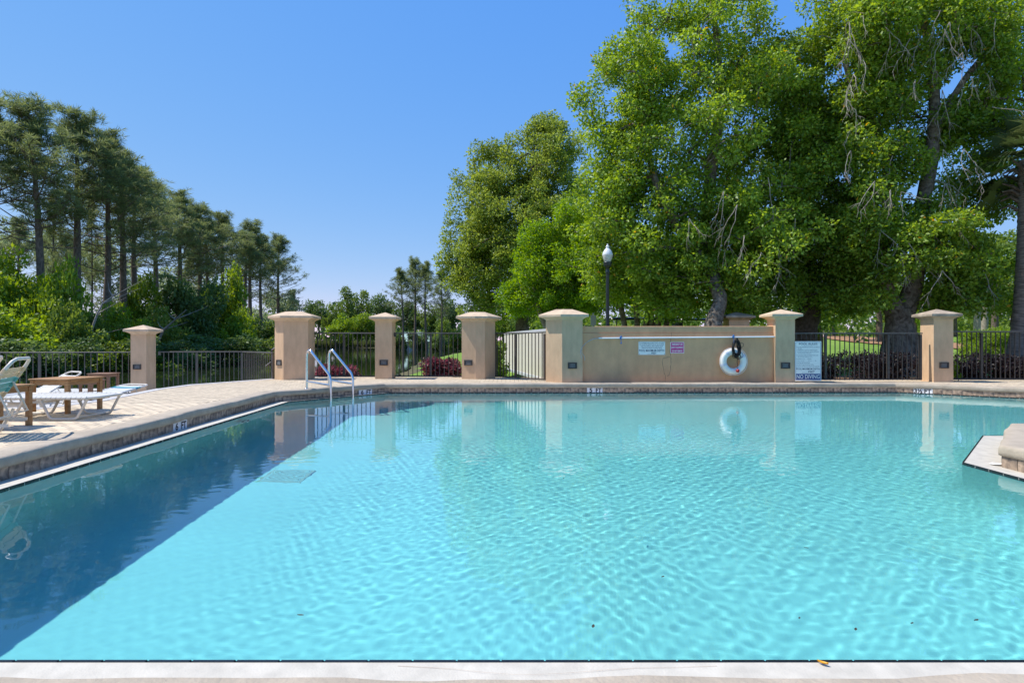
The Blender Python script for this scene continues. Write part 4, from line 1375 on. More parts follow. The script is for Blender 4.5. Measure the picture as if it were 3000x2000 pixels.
def skeleton(nodes, rads, targets, seed, sides=5, minr=.012, taper=.42, sagg=0.0):
    """limbs from a given trunk line (nodes) to each clump centre; radii follow what they carry"""
    rg = random.Random(seed)
    P = [Vector(p) for p in nodes]; par = [i - 1 for i in range(len(P))]
    base_r = list(rads)
    nt_ = len(P)
    T = sorted((Vector(t) for t in targets), key=lambda t: (t - P[nt_ - 1]).length)
    paths = []
    for t in T:
        best, bd = None, 1e9
        for i in range(max(0, int(nt_ * .35)), len(P)):
            q = P[i]
            dz = t.z - q.z
            c2 = (t - q).length + (max(0, -dz) * 1.2)
            if c2 < bd: bd, best = c2, i
        q = P[best]; L_ = (t - q).length
        k = max(2, min(5, int(L_ / .7)))
        prev = best
        for m_ in range(1, k + 1):
            s = m_ / k
            p = q.lerp(t, s)
            p.z += math.sin(s * math.pi) * L_ * (.10 - sagg) * (1 if t.z > q.z - .5 else 0)
            if m_ < k:
                p += Vector((rg.uniform(-1, 1), rg.uniform(-1, 1), rg.uniform(-.6, .6))) * L_ * .07
            P.append(p); par.append(prev); base_r.append(None); prev = len(P) - 1
    cnt = [0] * len(P)
    for i in range(len(P) - 1, nt_ - 1, -1):
        if cnt[i] == 0: cnt[i] = 1
        if par[i] >= nt_: cnt[par[i]] += cnt[i]
    rad = [base_r[i] if i < nt_ else minr * cnt[i] ** taper for i in range(len(P))]
    mb = MB()
    for i in range(nt_, len(P)):
        j = par[i]
        r0 = min(rad[j], rad[i] * 1.35) if j < nt_ else rad[j]
        mb.tube([P[j], P[i]], [r0, rad[i]], sides, cap=False)
    return mb
def tree(name, label, cat, base, trunks, ells, nclump, rc, per, L_, asp, leafm, barkm, seed, group=None, up=.55, droop=.15, surf=.38, extra=None, minr=.012, core=.4, flat=.8, sides=5, gap=0.0):
    base = Vector(base)
    root = empty(name, base); tag(root, label, cat, group)
    tb = MB()
    allc = fill(ells, nclump, seed, surf, gap)
    if extra is not None: allc = np.concatenate([allc, np.array(extra)])
    main = None
    rgx = random.Random(seed)
    for pts, rads in trunks:
        # smooth line with small irregularities
        pp, rr = [], []
        for i in range(len(pts) - 1):
            for m_ in range(4):
                t = m_ / 4
                a0 = Vector(pts[max(i - 1, 0)]); a1 = Vector(pts[i]); a2 = Vector(pts[i + 1]); a3 = Vector(pts[min(i + 2, len(pts) - 1)])
                p = .5 * ((2 * a1) + (a2 - a0) * t + (2 * a0 - 5 * a1 + 4 * a2 - a3) * t * t + (3 * a1 - a0 - 3 * a2 + a3) * t ** 3)
                r2 = rads[i] + (rads[i + 1] - rads[i]) * t
                pp.append(p - base); rr.append(r2 * rgx.uniform(.94, 1.07))
        pp.append(Vector(pts[-1]) - base); rr.append(rads[-1])
        tb.tube(pp, rr, 12)
        if main is None: main = (pp, rr)
        else: main = (main[0] + pp, main[1] + rr)
    tb.build('trunk', M[barkm], root)
    loc = allc - np.array(base)
    rg = np.random.default_rng(seed + 1)
    skeleton(main[0], main[1], loc[::1], seed, sides, minr).build('limbs', M[barkm], root)['kind'] = 'stuff'
    rads = rc * rg.uniform(.65, 1.35, len(loc))
    put('crown', cloud(loc, rads, per, L_, asp, seed + 2, leafm, 'crown', up, droop, flat, core), root)
    return root
def TW(*pts):  # trunk polyline from (px, py, Y, radius)
    return ([W(a_, b_, c_) for a_, b_, c_, d_ in pts], [d_ for a_, b_, c_, d_ in pts])
def gbase(px, Y):
    x = (px - 1500) / F * Y; return Vector((x, Y, float(ground_z(x, Y)) - .05))

# ------------------------------------------------------------------ the big evergreens behind the wall
Y1 = 19.0
b1 = gbase(2082, Y1)
b1 = W(2082, 1080, 17.2)
tk = [([W(2082, 1080, 17.2), W(2085, 1000, 17.2), W(2092, 940, 17.3), W(2110, 880, 17.4), W(2096, 835, 17.7), W(2080, 760, 18.5), W(2070, 640, Y1 + .2), W(2085, 480, Y1), W(2110, 300, Y1), W(2100, 120, Y1), W(2080, -40, Y1)], [.38, .33, .24, .20, .19, .19, .18, .18, .14, .09, .05]),
      ([W(2090, 800, 17.9), W(2010, 700, Y1 - .6), W(1930, 560, Y1 - .8), W(1890, 400, Y1 - .5)], [.18, .15, .11, .05])]
tree('oak_tree', 'tallest glossy evergreen behind the wall with a pale curved trunk', 'tree', b1, tk,
     [E(2060, 300, 290, 400, Y1, 2.6), E(1890, 640, 215, 270, Y1, 2.2), E(2170, 720, 230, 225, Y1 - .3, 2.4), E(1830, 300, 130, 150, Y1, 1.5), E(1770, 520, 95, 180, Y1, 1.6), E(2050, 770, 230, 110, Y1 + .2, 2.0), E(1950, 820, 120, 105, Y1 - .6, 1.2), E(2230, 830, 120, 95, Y1 - .4, 1.2), E(1950, 890, 120, 48, Y1 - .7, .9), E(2200, 895, 95, 42, Y1 - .6, .8), E(2010, 885, 60, 40, Y1 - .9, .6), E(2130, 830, 70, 35, 17.4, .5)],
     600, .46, 225, .115, .55, 'leaf_oak', 'bark_oak', 11, gap=.20, flat=.65, core=.3,
     extra=[W(1872, 70, Y1), W(1880, 20, Y1), W(1888, 130, Y1), W(1720, 280, Y1), W(1700, 270, Y1), W(1735, 330, Y1), W(1690, 300, Y1), W(1800, 150, Y1), W(1820, 130, Y1), W(2000, 20, Y1), W(1990, 70, Y1), W(1905, 170, Y1)])
Y2 = 20.2
b2 = gbase(2350, Y2)
tk = [([b2, W(2350, 1000, Y2), W(2358, 950, Y2), W(2372, 900, Y2), W(2360, 800, Y2), W(2330, 620, Y2), W(2300, 420, Y2), W(2310, 200, Y2)], [.50, .47, .42, .36, .30, .24, .18, .10])]
tree('oak_tree', 'dark leafy evergreen behind the rules sign pillar, thick leaning dark trunk', 'tree', b2, tk,
     [E(2330, 640, 190, 260, Y2, 2.2), E(2290, 260, 190, 290, Y2, 2.2), E(2380, 760, 190, 130, Y2 - .8, 1.8), E(2430, 420, 130, 200, Y2, 1.8), E(2440, 870, 130, 55, Y2 - 1.2, 1.0), E(2300, 880, 80, 45, Y2 - 1.0, .8)],
     400, .48, 215, .115, .55, 'leaf_oak', 'bark_dark', 23, gap=.18, flat=.65, core=.3)
Y3 = 18.0
b3 = gbase(2640, Y3)
tk = [([b3, W(2640, 1020, Y3), W(2636, 960, Y3), W(2636, 905, Y3)], [.60, .52, .40, .36]),
      ([W(2630, 925, Y3), W(2596, 860, Y3), W(2575, 790, Y3), W(2600, 640, Y3), W(2603, 520, Y3), W(2595, 440, Y3), W(2560, 370, Y3), W(2500, 260, Y3), W(2460, 120, Y3)], [.30, .26, .22, .18, .16, .13, .11, .09, .05]),
      ([W(2644, 925, Y3), W(2672, 850, Y3), W(2690, 740, Y3), W(2703, 600, Y3), W(2728, 470, Y3), W(2738, 330, Y3), W(2730, 180, Y3), W(2706, 60, Y3), W(2690, -60, Y3)], [.30, .26, .22, .21, .19, .16, .13, .10, .06]),
      ([W(2732, 420, Y3), W(2790, 290, Y3 - .3), W(2860, 190, Y3 - .5), W(2950, 100, Y3 - .6), W(3020, 40, Y3 - .6)], [.10, .095, .08, .06, .035])]
r3 = tree('oak_tree', 'wide forked evergreen with bare grey twigs between the right pillar and the palm', 'tree', b3, tk,
     [E(2640, 740, 220, 150, Y3, 2.2), E(2510, 420, 150, 220, Y3 + .4, 1.8), E(2500, 120, 150, 190, Y3, 1.8), E(2720, 60, 260, 150, Y3, 2.0), E(2820, 800, 130, 95, Y3 - .4, 1.5), E(2860, 560, 90, 120, Y3, 1.2), E(2900, 190, 130, 200, Y3, 1.6), E(2800, 330, 110, 150, Y3 + .3, 1.2), E(2650, 250, 100, 150, Y3 + .4, 1.2), E(2420, 560, 120, 150, Y3 + .6, 1.3), E(2880, 420, 90, 80, Y3, 1.0), E(2860, 875, 130, 50, Y3 - .6, .9), E(2760, 880, 70, 50, Y3 - .8, .8), E(2530, 850, 80, 60, Y3 - .6, .9), E(2660, 480, 80, 120, Y3 - .6, .8), E(2930, 820, 60, 60, Y3 - .8, .8), E(2600, 620, 130, 120, Y3 - 1.0, .9), E(2740, 660, 90, 110, Y3 - .9, .9)],
     660, .44, 210, .115, .55, 'leaf_oak', 'bark_oak', 37, gap=.16, flat=.65, core=.3)
# bare grey twigs hanging through the crowns
def twigs(root, spots, seed):
    rg = random.Random(seed); mb = MB(); base = root.location
    for px, py, Y, L_ in spots:
        p = W(px, py, Y) - base
        for k in range(rg.randint(1, 2)):
            d = Vector((rg.uniform(-.6, .6), rg.uniform(-.4, .3), rg.uniform(-1.1, -.2))).normalized()
            pts = [p]; n_ = 6
            for m_ in range(n_):
                d = (d + Vector((rg.uniform(-.35, .35), rg.uniform(-.3, .3), rg.uniform(-.35, .15)))).normalized()
                pts.append(pts[-1] + d * L_ / n_)
                if m_ > 1:
                    e_ = (d + Vector((rg.uniform(-.9, .9), rg.uniform(-.6, .6), rg.uniform(-.5, .4)))).normalized()
                    q = pts[-1]
                    for s_ in range(rg.randint(1, 2)):
                        e_ = (e_ + Vector((rg.uniform(-.6, .6), rg.uniform(-.4, .4), rg.uniform(-.5, .2)))).normalized()
                        mb.tube([q, q + e_ * L_ * .13, q + (e_ + Vector((rg.uniform(-.4, .4), 0, -.3))) * L_ * .26], [.0055, .004, .002], 4, cap=False)
            mb.tube(pts, [.0125 - .0015 * m_ for m_ in range(n_ + 1)], 5, cap=False)
    mb.build('bare_twigs', M['twig'], root)['kind'] = 'stuff'
rg = random.Random(9)
spots = [(rg.uniform(2480, 2960), rg.uniform(20, 560), Y3 - rg.uniform(.8, 2.2), rg.uniform(.5, 1.15)) for _ in range(44)]
spots += [(rg.uniform(2560, 2900), rg.uniform(480, 800), Y3 - rg.uniform(1.2, 2.2), rg.uniform(.5, 1.0)) for _ in range(16)]
twigs(r3, spots, 4)
r1 = [o for o in bpy.data.objects if o.name == 'oak_tree'][0]
spots = [(2250, 520, 16.6, 1.5), (2120, 560, 16.7, 1.2), (2160, 600, 16.6, 1.4), (2330, 640, 16.8, 1.1), (2230, 740, 16.6, .9), (2280, 730, 16.6, 1.0), (2180, 690, 16.6, .8), (2020, 640, 16.6, .7)]
twigs(r1, spots, 6)

# the olive-green tree and the fresh green crape myrtles in front of it
Y5 = 34.0
b5 = gbase(1530, Y5)
tree('oak_tree', 'olive green upright tree left of the tall evergreen, against the sky', 'tree', b5,
     [([b5, W(1530, 930, Y5), W(1525, 780, Y5), W(1540, 600, Y5), W(1570, 450, Y5)], [.42, .36, .28, .18, .08]), ([W(1526, 830, Y5), W(1460, 720, Y5), W(1400, 620, Y5)], [.2, .15, .06])],
     [E(1510, 640, 170, 230, Y5, 3.6), E(1430, 780, 115, 130, Y5, 2.8), E(1600, 520, 100, 130, Y5, 2.6), E(1410, 610, 75, 130, Y5, 2.2), E(1590, 760, 130, 150, Y5, 3), E(1460, 500, 80, 80, Y5, 1.5), E(1600, 420, 75, 70, Y5, 1.6), E(1665, 500, 60, 110, Y5, 1.8), E(1640, 420, 55, 60, Y5, 1.4), E(1670, 640, 60, 120, Y5, 2), E(1390, 870, 75, 70, Y5, 2), E(1480, 890, 100, 60, Y5, 2), E(1355, 780, 60, 80, Y5, 1.5)],
     660, .50, 175, .155, .5, 'leaf_olive', 'bark_dark', 51, minr=.014, gap=.22, core=.2, droop=-.2,
     extra=[W(x_, y_, Y5) for x_, y_ in ((1590, 365), (1612, 380), (1640, 400), (1570, 385), (1545, 405), (1518, 425), (1440, 440), (1405, 470), (1350, 530), (1345, 560), (1470, 455), (1325, 640), (1318, 700), (1305, 765), (1330, 800), (1660, 440), (1490, 445), (1600, 345), (1625, 360), (1580, 360), (1560, 380), (1530, 395), (1650, 375), (1420, 445), (1398, 430), (1385, 455), (1450, 425), (1340, 515), (1312, 720), (1300, 755), (1295, 785), (1320, 670), (1335, 600), (1620, 340), (1500, 410))])
Y6 = 25.0
b6 = gbase(1640, Y6)
stems = []
for k, (x0, x1, yt) in enumerate(((1600, 1560, 800), (1640, 1640, 740), (1670, 1720, 790))):
    stems.append(([W(x0, 960, Y6 + .2 * k), W((x0 + x1) / 2 - 6, 890, Y6), W(x1, yt, Y6)], [.12, .10, .04]))
tree('crape_myrtle', 'fresh bright green tree between the gate and the lamp post', 'tree', b6, stems,
     [E(1640, 790, 130, 150, Y6, 2.0), E(1560, 860, 75, 70, Y6, 1.4), E(1720, 740, 80, 110, Y6, 1.5), E(1580, 720, 60, 70, Y6, 1.2), E(1700, 880, 90, 50, Y6, 1.4), E(1670, 640, 60, 60, Y6, 1.1), E(1760, 670, 70, 80, Y6, 1.2), E(1510, 880, 40, 50, Y6, .9), E(1790, 830, 60, 80, Y6, 1.1)],
     400, .36, 170, .105, .55, 'leaf_bright', 'bark_pale', 61, droop=.0, gap=.18, flat=.7, core=.25, surf=.5)
Y7 = 21.5
b7 = gbase(1880, Y7)
stems = []
for k, (x0, xm, x1, ym, yt) in enumerate(((1835, 1818, 1780, 900, 830), (1868, 1862, 1840, 880, 810), (1885, 1900, 1880, 890, 800), (1925, 1935, 1960, 895, 830), (1945, 1965, 2000, 905, 850), (1905, 1912, 1930, 880, 800))):
    stems.append(([W(x0, 985, Y7 + .1 * (k % 3)), W(xm, ym, Y7), W(x1, yt, Y7)], [.115, .09, .04]))
tree('crape_myrtle', 'low multi stemmed tree with light green leaves just right of the lamp post', 'tree', b7, stems,
     [E(1840, 800, 100, 70, Y7, 1.3), E(1930, 860, 110, 50, Y7 - .4, 1.2), E(1770, 850, 60, 45, Y7, 1.0), E(1900, 730, 110, 70, Y7 - .2, 1.2), E(1990, 900, 55, 30, Y7 - .6, .7)],
     150, .40, 190, .11, .55, 'leaf_bright', 'bark_oak', 71, droop=.0)

# ------------------------------------------------------------------ palm at the right edge
def palm(base, top, r0, label, seed):
    rg = random.Random(seed)
    root = empty('palm_tree', base); tag(root, label, 'palm tree')
    d = Vector(top) - Vector(base)
    pts, rr = [], []
    n_ = 70
    for k in range(n_ + 1):
        t = k / n_
        pts.append(d * t + Vector((.10 * math.sin(t * 3), 0, 0)))
        rr.append(r0 * (1.25 - .35 * sstep(t * 4) + .06 * t) * (1.03 if k % 2 else .985) * rg.uniform(.985, 1.015))
    MB().tube(pts, rr, 18).build('trunk', M['palm_bark'], root)
    mb = MB()
    for k in range(34):
        an = rg.uniform(0, 6.28); z = d.length - rg.uniform(.0, 1.6)
        q = pts[-1] * (z / d.length)
        o_ = Vector((math.cos(an), math.sin(an), 0))
        mb.tube([q + o_ * r0 * .8, q + o_ * (r0 + .12) + Vector((0, 0, .15)), q + o_ * (r0 + .35) + Vector((0, 0, rg.uniform(.0, .35)))], [.06, .045, .02], 5)
    mb.build('leaf_bases', M['bark_dark'], root)['kind'] = 'stuff'
    for k in range(30):
        an = 2.399 * k + rg.uniform(-.2, .2); el = R(rg.uniform(-55, 65)); 
        o_ = Vector((math.cos(an) * math.cos(el), math.sin(an) * math.cos(el), math.sin(el)))
        pl_ = rg.uniform(.9, 1.3)
        st = pts[-1] + Vector((0, 0, .1)); hub = st + o_ * pl_ + Vector((0, 0, -.12 * pl_))
        mb = MB().tube([st, st + o_ * pl_ * .5 + Vector((0, 0, .02)), hub], [.03, .022, .016], 5)
        side = o_.cross(Vector((0, 0, 1)))
        if side.length < .1: side = Vector((1, 0, 0))
        side.normalize(); upv = side.cross(o_)
        nb = 34
        for j in range(nb):
            f_ = -R(125) + R(250) * j / (nb - 1)
            bd = (o_ * math.cos(f_) + side * math.sin(f_) + upv * .18 * abs(math.sin(f_)))
            L_ = rg.uniform(.75, 1.0) * (1.05 - .2 * abs(f_) / R(125))
            wv = (side * math.cos(f_) - o_ * math.sin(f_)) * .026
            a0, a1, a2 = hub, hub + bd * L_ * .55, hub + bd * L_ * .98 + Vector((0, 0, -.22 * L_ * rg.uniform(.5, 1.6)))
            mb.add([a0 - wv * .3, a0 + wv * .3, a1 + wv, a1 - wv, a2], [(0, 1, 2, 3), (3, 2, 4)])
        o = mb.build('frond', M['leaf_palm'], root)
        at = o.data.attributes.new('tone', 'FLOAT', 'POINT')
        at.data.foreach_set('value', np.full(len(o.data.vertices), rg.uniform(.05, .95), np.float32))
    return root
Yp = 16.6
bp_ = gbase(2985, Yp); tp = W(3025, 470, Yp)
palm(bp_, tp, .33, 'thick trunked fan palm cut by the right edge of the view', 3)

# ------------------------------------------------------------------ hedges and shrubs close behind the fences
def hedge(name, label, cat, x0, x1, y0, y1, z0, z1, mt, seed, n, per, L_, rc, group=None, asp=.55):
    root = empty(name, ((x0 + x1) / 2, (y0 + y1) / 2, z0)); tag(root, label, cat, group)
    rg = np.random.default_rng(seed)
    C_ = np.stack([rg.uniform(x0, x1, n), rg.uniform(y0, y1, n), z0 + (z1 - z0) * rg.uniform(.25, .95, n)], 1) - np.array(root.location)
    st = MB(); r2 = random.Random(seed)
    for k in range(int((x1 - x0) * 8)):
        x = r2.uniform(x0, x1) - root.location.x; y = r2.uniform(y0, y1) - root.location.y
        st.tube([(x, y, -.05), (x + r2.uniform(-.1, .1), y + r2.uniform(-.1, .1), (z1 - z0) * .4), (x + r2.uniform(-.2, .2), y + r2.uniform(-.2, .2), (z1 - z0) * .85)], [.012, .008, .004], 4, cap=False)
    st.build('stems', M['bark_dark'], root)
    put('foliage', cloud(C_, rc * rg.uniform(.7, 1.3, n), per, L_, asp, seed, mt, 'foliage'), root)
    return root
hedge('hedge', 'dark purple hedge behind the fence left of the shaded right pillar', 'hedge', 6.7, 9.9, 15.0, 15.9, .10, .74, 'leaf_purple', 81, 70, 260, .065, .24, 'dark purple hedges behind the right fences')
hedge('hedge', 'dark purple hedge behind the fence at the right edge, under the palm', 'hedge', 10.4, 16.0, 15.0, 15.9, .10, .70, 'leaf_purple', 82, 110, 260, .065, .24, 'dark purple hedges behind the right fences')
hedge('shrub', 'smaller red leaved shrub behind the pool ladder', 'shrub', -5.5, -4.45, 16.6, 17.5, -.45, .36, 'leaf_red', 83, 44, 210, .085, .22, 'red leaved shrubs beside the pond')
hedge('shrub', 'larger red leaved shrub on the lawn edge left of the bent pillar', 'shrub', -2.55, -1.62, 16.9, 17.9, -.45, .55, 'leaf_red', 84, 52, 230, .085, .22, 'red leaved shrubs beside the pond')
x_ = (2890 - 1500) / F * 24
hedge('shrub', 'clipped light green bush on the lawn left of the palm trunk', 'shrub', x_ - .75, x_ + .85, 23.2, 24.8, float(ground_z(x_, 24)) - .05, 1.60, 'leaf_shrub_bright', 85, 80, 200, .075, .26)
hedge('shrub', 'small leafy green shrub close behind the gate, beside the cream screen', 'shrub', -.72, -.30, 17.4, 18.4, -.2, 1.1, 'leaf_shrub', 87, 34, 150, .08, .2)
hedge('shrub', 'small fresh green weed at the foot of the right pillar', 'shrub', 10.52, 10.66, 14.30, 14.42, .12, .62, 'leaf_bright', 86, 12, 18, .085, .09)

# ------------------------------------------------------------------ pines
def pine_meshes(seed, H=20.0, first=.42, spread=3.4, nb=46, mt='needle', bare=False):
    rg = random.Random(seed); tb = MB(); lb = MB(); tuft_c, tuft_d = [], []
    bend = [rg.uniform(-.5, .5), rg.uniform(-.5, .5)]
    def tr(z):
        t = z / H
        return Vector((bend[0] * math.sin(t * 2.6) + bend[1] * t * t * 1.2, bend[1] * math.sin(t * 2.1 + .4), z))
    n_ = 14
    tb.tube([tr(H * k / n_ * .985) for k in range(n_ + 1)], [(.25 * (1 - k / n_) ** .75 + .03) * rg.uniform(.95, 1.05) for k in range(n_ + 1)], 9)
    for k in range(nb):
        u = (k + rg.random()) / nb
        t = first + (1 - first) * u ** .85
        z = H * t * .985
        an = 2.399 * k + rg.uniform(-.5, .5)
        prof = math.sin(min(1, (t - first) / (1 - first) * .9 + .25) * math.pi) ** .7
        L_ = spread * max(.25, prof) * rg.uniform(.6, 1.25)
        low = t < first + .16
        dead = low and rg.random() < .5
        o_ = Vector((math.cos(an), math.sin(an), 0))
        rise = rg.uniform(-.25, .9) + 1.4 * max(0, t - .70)
        p = tr(z); pts = [p]; dd = (o_ + Vector((0, 0, rise * .5))).normalized()
        m2 = 5
        for m_ in range(m2):
            dd = (dd + Vector((rg.uniform(-.3, .3), rg.uniform(-.3, .3), rg.uniform(-.10, .34)))).normalized()
            pts.append(pts[-1] + dd * L_ / m2)
            if m_ >= 1 and not dead:
                for s_ in range(rg.randint(2, 3)):
                    e_ = (dd * .6 + Vector((rg.uniform(-1, 1), rg.uniform(-1, 1), rg.uniform(-.1, .7)))).normalized()
                    q = pts[-1].lerp(pts[-2], rg.random()); q2 = q + e_ * L_ * rg.uniform(.12, .3)
                    lb.tube([q, q2], [.016, .008], 4, cap=False)
                    for _ in range(rg.randint(1, 3)):
                        tuft_c.append(tuple(q2 + Vector((rg.uniform(-.36, .36), rg.uniform(-.36, .36), rg.uniform(-.30, .42))))); tuft_d.append(tuple(e_ + Vector((0, 0, .5))))
        r0 = .05 * (1 - t) + .028
        lb.tube(pts, [r0 * (1 - .14 * m_) for m_ in range(m2 + 1)], 5, cap=False)
        if not dead:
            for _ in range(3):
                tuft_c.append(tuple(pts[-1] + Vector((rg.uniform(-.2, .2), rg.uniform(-.2, .2), rg.uniform(-.05, .2))))); tuft_d.append(tuple(dd + Vector((0, 0, .4))))
    rg2 = np.random.default_rng(seed)
    c2, d2 = np.array(tuft_c), norm(np.array(tuft_d))
    per = 15
    ci = np.repeat(np.arange(len(c2)), per); n = len(ci)
    dirs = norm(d2[ci] * .55 + rdir(rg2, n) * .95)
    V = leaf_geo(c2[ci], dirs, rdir(rg2, n), .46, .15, rg2, .05).reshape(-1, 4, 3)[:, :3].reshape(-1, 3)
    tone = np.clip(.6 * rg2.uniform(0, 1, n) + .4 * rg2.uniform(0, 1, len(c2))[ci], 0, 1)
    crown = np_mesh('crown', V, np.arange(n * 3).reshape(n, 3), M[mt], False, np.repeat(tone, 3))
    return tb.mesh('trunk', M['bark_pine']), lb.mesh('limbs', M['bark_pine']), crown
PINES = [pine_meshes(101, first=.46, spread=3.6, nb=54), pine_meshes(102, first=.40, spread=3.8, nb=52), pine_meshes(103, first=.52, spread=3.5, nb=46), pine_meshes(104, first=.44, spread=3.2, nb=44), pine_meshes(105, first=.30, spread=2.8, nb=40)]
def pine(label, px, top, Y, var, rz, wide=1.0, group='pines on the left pond bank', lean=0.0, mt=None):
    b_ = gbase(px, Y)
    H_ = CZ + (1000 - top) / F * Y - b_.z
    root = empty('pine_tree', b_, rz); tag(root, label, 'pine tree', group)
    s = H_ / 20.0; sw = s * wide
    root.rotation_euler = (0, lean, rz)
    for nm, me_ in zip(('trunk', 'limbs', 'crown'), PINES[var]):
        o = put(nm, me_, root, scale=(sw, sw, s))
        if nm == 'limbs': o['kind'] = 'stuff'
    return root
pine('dark pine cut by the left edge of the view', -30, 285, 45, 1, .3, 1.35)
pine('tall leaning pine nearest the left edge with its whole trunk in view', 118, 316, 46, 0, 1.2, 1.3, lean=-.03)
pine('thickest trunked tall pine, second from the left', 221, 330, 49, 2, 2.1, 1.35)
pine('tall pine close right of the thickest trunk', 300, 395, 52, 1, 4.0, 1.3)
pine('pine with long bare lower limbs, right of the tall pair', 350, 455, 57, 3, 5.0, 1.5)
pine('thin pine with a slender trunk between two tall pines', 265, 590, 58, 4, .5, .6)
pine('thin paler pine in the gap beside the leaning pine', 155, 560, 62, 4, 2.5, .8)
pine('dense dark pine above the leafy shrubs, mid row', 452, 545, 70, 0, .9, 1.5)
pine('broad pine standing just behind the mid row pine', 515, 570, 74, 1, 3.6, 1.5)
pine('dark pine with a sloping top between the open limbed pine and the mid row', 405, 495, 61, 2, 2.9, 1.4)
pine('pine standing right of the broad mid row pine', 575, 605, 79, 0, 2.3, 1.45)
pine('pine just left of the open rounded top', 612, 650, 83, 3, 4.4, 1.3)
pine('pine with an open rounded top above the bright shrub', 642, 628, 84, 2, 1.4, 1.4)
pine('thin dark pine left of the round topped pines', 702, 680, 88, 3, .2, 1.3)
pine('round topped pine near the right end of the row', 741, 655, 93, 0, 5.2, 1.4)
pine('slim pine tucked against the round topped pine', 775, 690, 95, 3, 2.2, 1.3)
pine('last pine of the row, with one long side branch', 822, 695, 100, 1, 1.0, 1.25)
pine('small pine low behind the last pine of the row', 865, 850, 112, 3, 3.0, 1.0)
pine('pale background pine in the gap at the far left', 40, 640, 90, 3, 1.0, 1.2)
pine('pale background pine behind the thick trunked pine', 190, 690, 98, 0, 2.0, 1.2)
pine('pale background pine behind the tall pair', 320, 720, 105, 1, 3.0, 1.2)
pine('pale background pine low behind the mid row', 560, 760, 120, 2, 4.0, 1.2)
pine('pale background pine low behind the round topped pines', 680, 790, 130, 3, 5.0, 1.2)
G3 = 'pines across the pond in the middle'
pine('leftmost leaning pine of the group across the pond', 1180, 790, 126, 2, .4, 1.1, G3, lean=-.05)
pine('tallest pine of the group across the pond', 1212, 762, 130, 0, 1.9, 1.15, G3)
pine('straight pine right of the tallest across the pond', 1252, 772, 128, 2, 3.3, 1.1, G3)
pine('rightmost pine of the group across the pond', 1292, 792, 124, 1, 4.5, 1.0, G3)

# ------------------------------------------------------------------ shrubs and small trees of the left bank
def bush_meshes(seed, mt, n=64, per=120, L_=.20, tall=1.0, rc=.46):
    rg = np.random.default_rng(seed)
    ells = [(np.array((0, 0, 1.9 * tall)), np.array((1.7, 1.5, 1.5 * tall)))]
    for _ in range(5):
        a_ = rg.uniform(0, 6.28)
        ells.append((np.array((1.3 * math.cos(a_), 1.2 * math.sin(a_), rg.uniform(.8, 3.0) * tall)), np.array((rg.uniform(.6, 1.1), rg.uniform(.6, 1.0), rg.uniform(.5, 1.0) * tall))))
    C_ = fill(ells, n, seed, .5)
    C_[:, 2] = np.maximum(C_[:, 2], .25)
    r2 = random.Random(seed); nodes = [Vector((0, 0, -.1)), Vector((r2.uniform(-.2, .2), 0, .5)), Vector((r2.uniform(-.3, .3), r2.uniform(-.3, .3), 1.3)), Vector((r2.uniform(-.4, .4), r2.uniform(-.3, .3), 2.4 * tall))]
    sk = skeleton(nodes, [.10, .09, .07, .04], C_[::2], seed, 4, .010)
    sk.tube(nodes, [.10, .09, .07, .04], 6)
    return sk.mesh('stems', M['bark_dark']), cloud(C_, rc * rg.uniform(.6, 1.4, n), per, L_, .55, seed, mt, 'foliage', core=.25)
BUSH = {}
for k, mt in enumerate(('leaf_shrub', 'leaf_shrub_bright', 'leaf_dark')):
    for v in range(2):
        BUSH[(mt, v)] = bush_meshes(200 + 10 * k + v, mt)
def bush(label, px, top, Y, wpx, mt, v, rz, name='shrub', cat='shrub', group='leafy shrubs along the left pond bank'):
    b_ = gbase(px, Y); H_ = CZ + (1000 - top) / F * Y - b_.z; Wd = wpx / F * Y
    root = empty(name, b_, rz); tag(root, label, cat, group)
    for nm, me_ in zip(('stems', 'foliage'), BUSH[(mt, v)]):
        o = put(nm, me_, root, scale=(Wd / 4.4, Wd / 4.4, H_ / 3.7))
        if nm == 'stems': o['kind'] = 'stuff'
    return root
SB, SS, SD = 'leaf_shrub_bright', 'leaf_shrub', 'leaf_dark'
